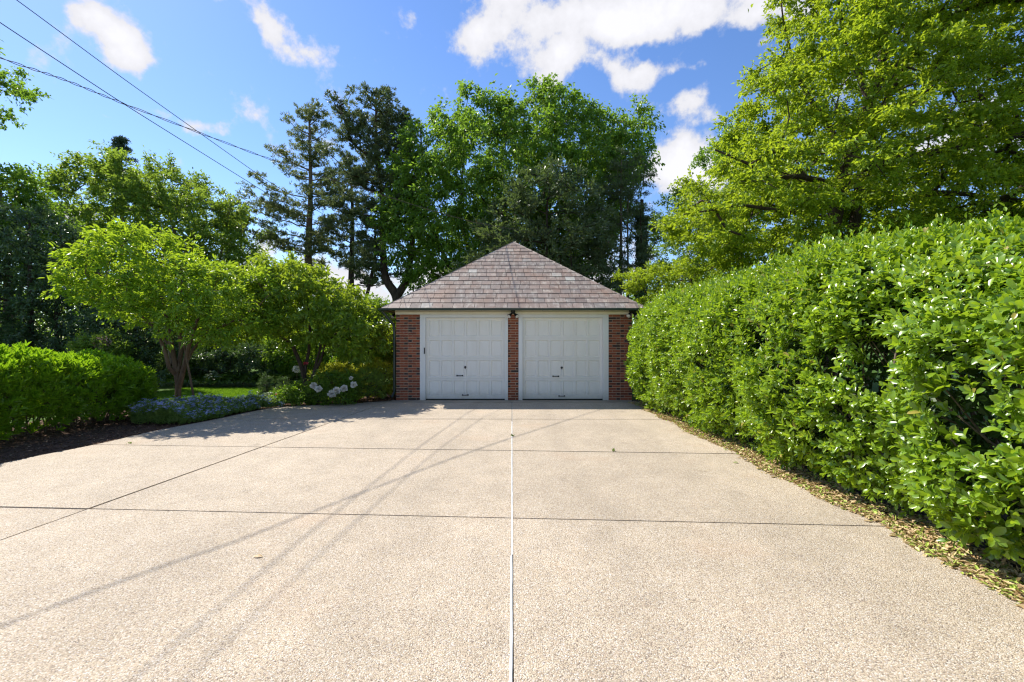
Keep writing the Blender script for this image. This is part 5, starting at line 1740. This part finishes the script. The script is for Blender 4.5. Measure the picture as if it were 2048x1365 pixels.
# fallen leaves under the tall hedge
def litter():
    n = 19000
    y = 1.8 + rng.random(n) ** 1.1 * 10.2
    edge = 3.24 + .02 * np.sin(y * 2)
    w = rng.random(n)
    x = edge - .14 * vnoise(np.stack([y, y * 0, y * 0], 1), 2.0) + w ** 1.4 * .42 + rng.normal(0, .035, n)
    z = .006 + rng.random(n) * .03 * (x > 3.24) + .04 * np.clip(x - 3.3, 0, .4)
    z = np.where(x > 3.27, z - .02, z)
    lm = leaf_mat('dry_leaf', (0.36, 0.23, 0.11), (0.76, 0.62, 0.34), (0.5, 0.36, 0.12), .15, .6, .3, rare=(.74, (0.36, 0.46, 0.08)))
    ll = rng.uniform(.03, .062, n)
    link('leaf_litter', leaf_mesh('leaf_litter', np.stack([x, y, z], 1), rdir(n) * A([1, 1, .35]), rdir(n) * .45 + A([0, 0, 1]), ll, ll * rng.uniform(.35, .55, n), rng.random(n), LEAF4), lm, kind='stuff', label='dry tan and yellow leaf litter along the foot of the tall hedge')
    # stray leaves on the concrete
    spots = [(1466, 927, 'green'), (1790, 1071, 'green'), (505, 1116, 'tan')]
    labs = ['lone green leaf on concrete off the middle of the hedge', 'lone green leaf on concrete near the close end of the hedge', 'lone tan leaf on the open concrete at left']
    gl = leaf_mat('fresh_fallen_leaf', (0.16, 0.26, 0.03), (0.2, 0.3, 0.04), (0.3, 0.4, 0.05), .2, .4)
    tl = leaf_mat('tan_fallen_leaf', (0.5, 0.33, 0.15), (0.6, 0.4, 0.2), (0.4, 0.3, 0.1), .2, .5)
    for (px, py, kd), lab in zip(spots, labs):
        x, y_ = gp(px, py)
        a = rng.uniform(-.5, .5)
        link('fallen_leaf', leaf_mesh('fallen_leaf', A([[0, 0, 0.]]), A([[math.cos(a), math.sin(a), 0.1]]), A([[.1, -.2, 1.]]), A([.07]), A([.03]), A([.5]), LEAF8), gl if kd == 'green' else tl, None, (x, y_, .008), label=lab, category='leaf', group='fallen leaves lying on the drive')
litter()

# weeds in the joints
wm = LM['shrub']
for px, py, lab, h in ((1228, 903, 'small weed in the right slab joint nearer the garage', .05), (1025, 873, 'tiny weed in the middle joint where the white sealant ends', .05), (258, 888, 'small weed growing at the left drive edge by the mulch', .035)):
    x, y_ = gp(px, py); n = 16
    t = link('joint_weed', leaf_mesh('joint_weed', rng.normal(0, .012, (n, 3)) * A([1, 1, 0]), rng.normal(0, .5, (n, 3)) + A([0, 0, 1]), rdir(n), rng.uniform(.5, 1.1, n) * h, np.full(n, .008), rng.random(n), LEAF4), wm, None, (x, y_, 0.0), label=lab, category='weed', group='weeds in the drive joints')

# ------------------------------------------------------------------ overhead cables
def cable(name, label, pts, r, mat, twist=False):
    P_ = A(pts, dtype=float)
    tt = np.linspace(0, len(P_) - 1, 160)
    C = np.stack([np.interp(tt, np.arange(len(P_)), P_[:, k]) for k in range(3)], 1)
    for _ in range(14): C[1:-1] = (C[:-2] + C[1:-1] * 2 + C[2:]) / 4
    if not twist:
        tb = TB(); tb.add(C, r, 6)
        return link(name, tb.mesh(name), mat, label=label, category='cable')
    t = thing(name, label, 'cable', tuple(C[0]))
    tt2 = np.linspace(0, 159, 1400)
    C2 = np.stack([np.interp(tt2, np.arange(160), C[:, k]) for k in range(3)], 1)
    for ph, m in ((0, mat), (math.pi, M['wire'])):
        a = tt2 * .9 + ph
        off = np.stack([np.cos(a) * .01, np.zeros_like(a), np.sin(a) * .012], 1)
        tb = TB(); tb.add(C2 + off - C[0], r, 5)
        link('strand', tb.mesh('strand'), m, t)
    return t
def L3(p, q, t): return tuple(a + (b_ - a) * t for a, b_ in zip(p, q))
cable('overhead_cable', 'twisted brown and black cable dipping from left edge across the pines', [(-12.6, -4.0, 6.2), (-9.2, 1.6, 5.5), (-6.63, 5.9, 5.26), (-6.3, 6.4, 5.28), (-5.95, 7.05, 5.25), (-4.94, 8.92, 5.24), (-4.3, 10.1, 5.3), (-2.3, 13.4, 5.45), (-1.1, 15.4, 5.6), (1.43, 19.6, 6.25), (3.7, 23.4, 7.0)], .005, M['wireb'], True)
cable('overhead_cable', 'thin black cable entering at the left edge above the twisted one', [(-7.6, -4.0, 7.0), (-6.7, .6, 6.05), (-5.83, 5.18, 5.22), (-5.57, 6.5, 5.0), (-5.0, 9.45, 4.62), (-4.35, 12.8, 4.35), (-2.5, 22.5, 4.9)], .0055, M['wire'])
cable('overhead_cable', 'thin black cable entering at the top edge left of the first cloud', [(-8.8, -4.0, 8.3), (-7.2, 1.2, 6.75), (-5.93, 5.45, 5.68), (-5.6, 6.55, 5.38), (-4.85, 9.05, 4.78), (-4.0, 12.2, 4.4), (-1.1, 22.6, 5.2)], .005, M['wire'])
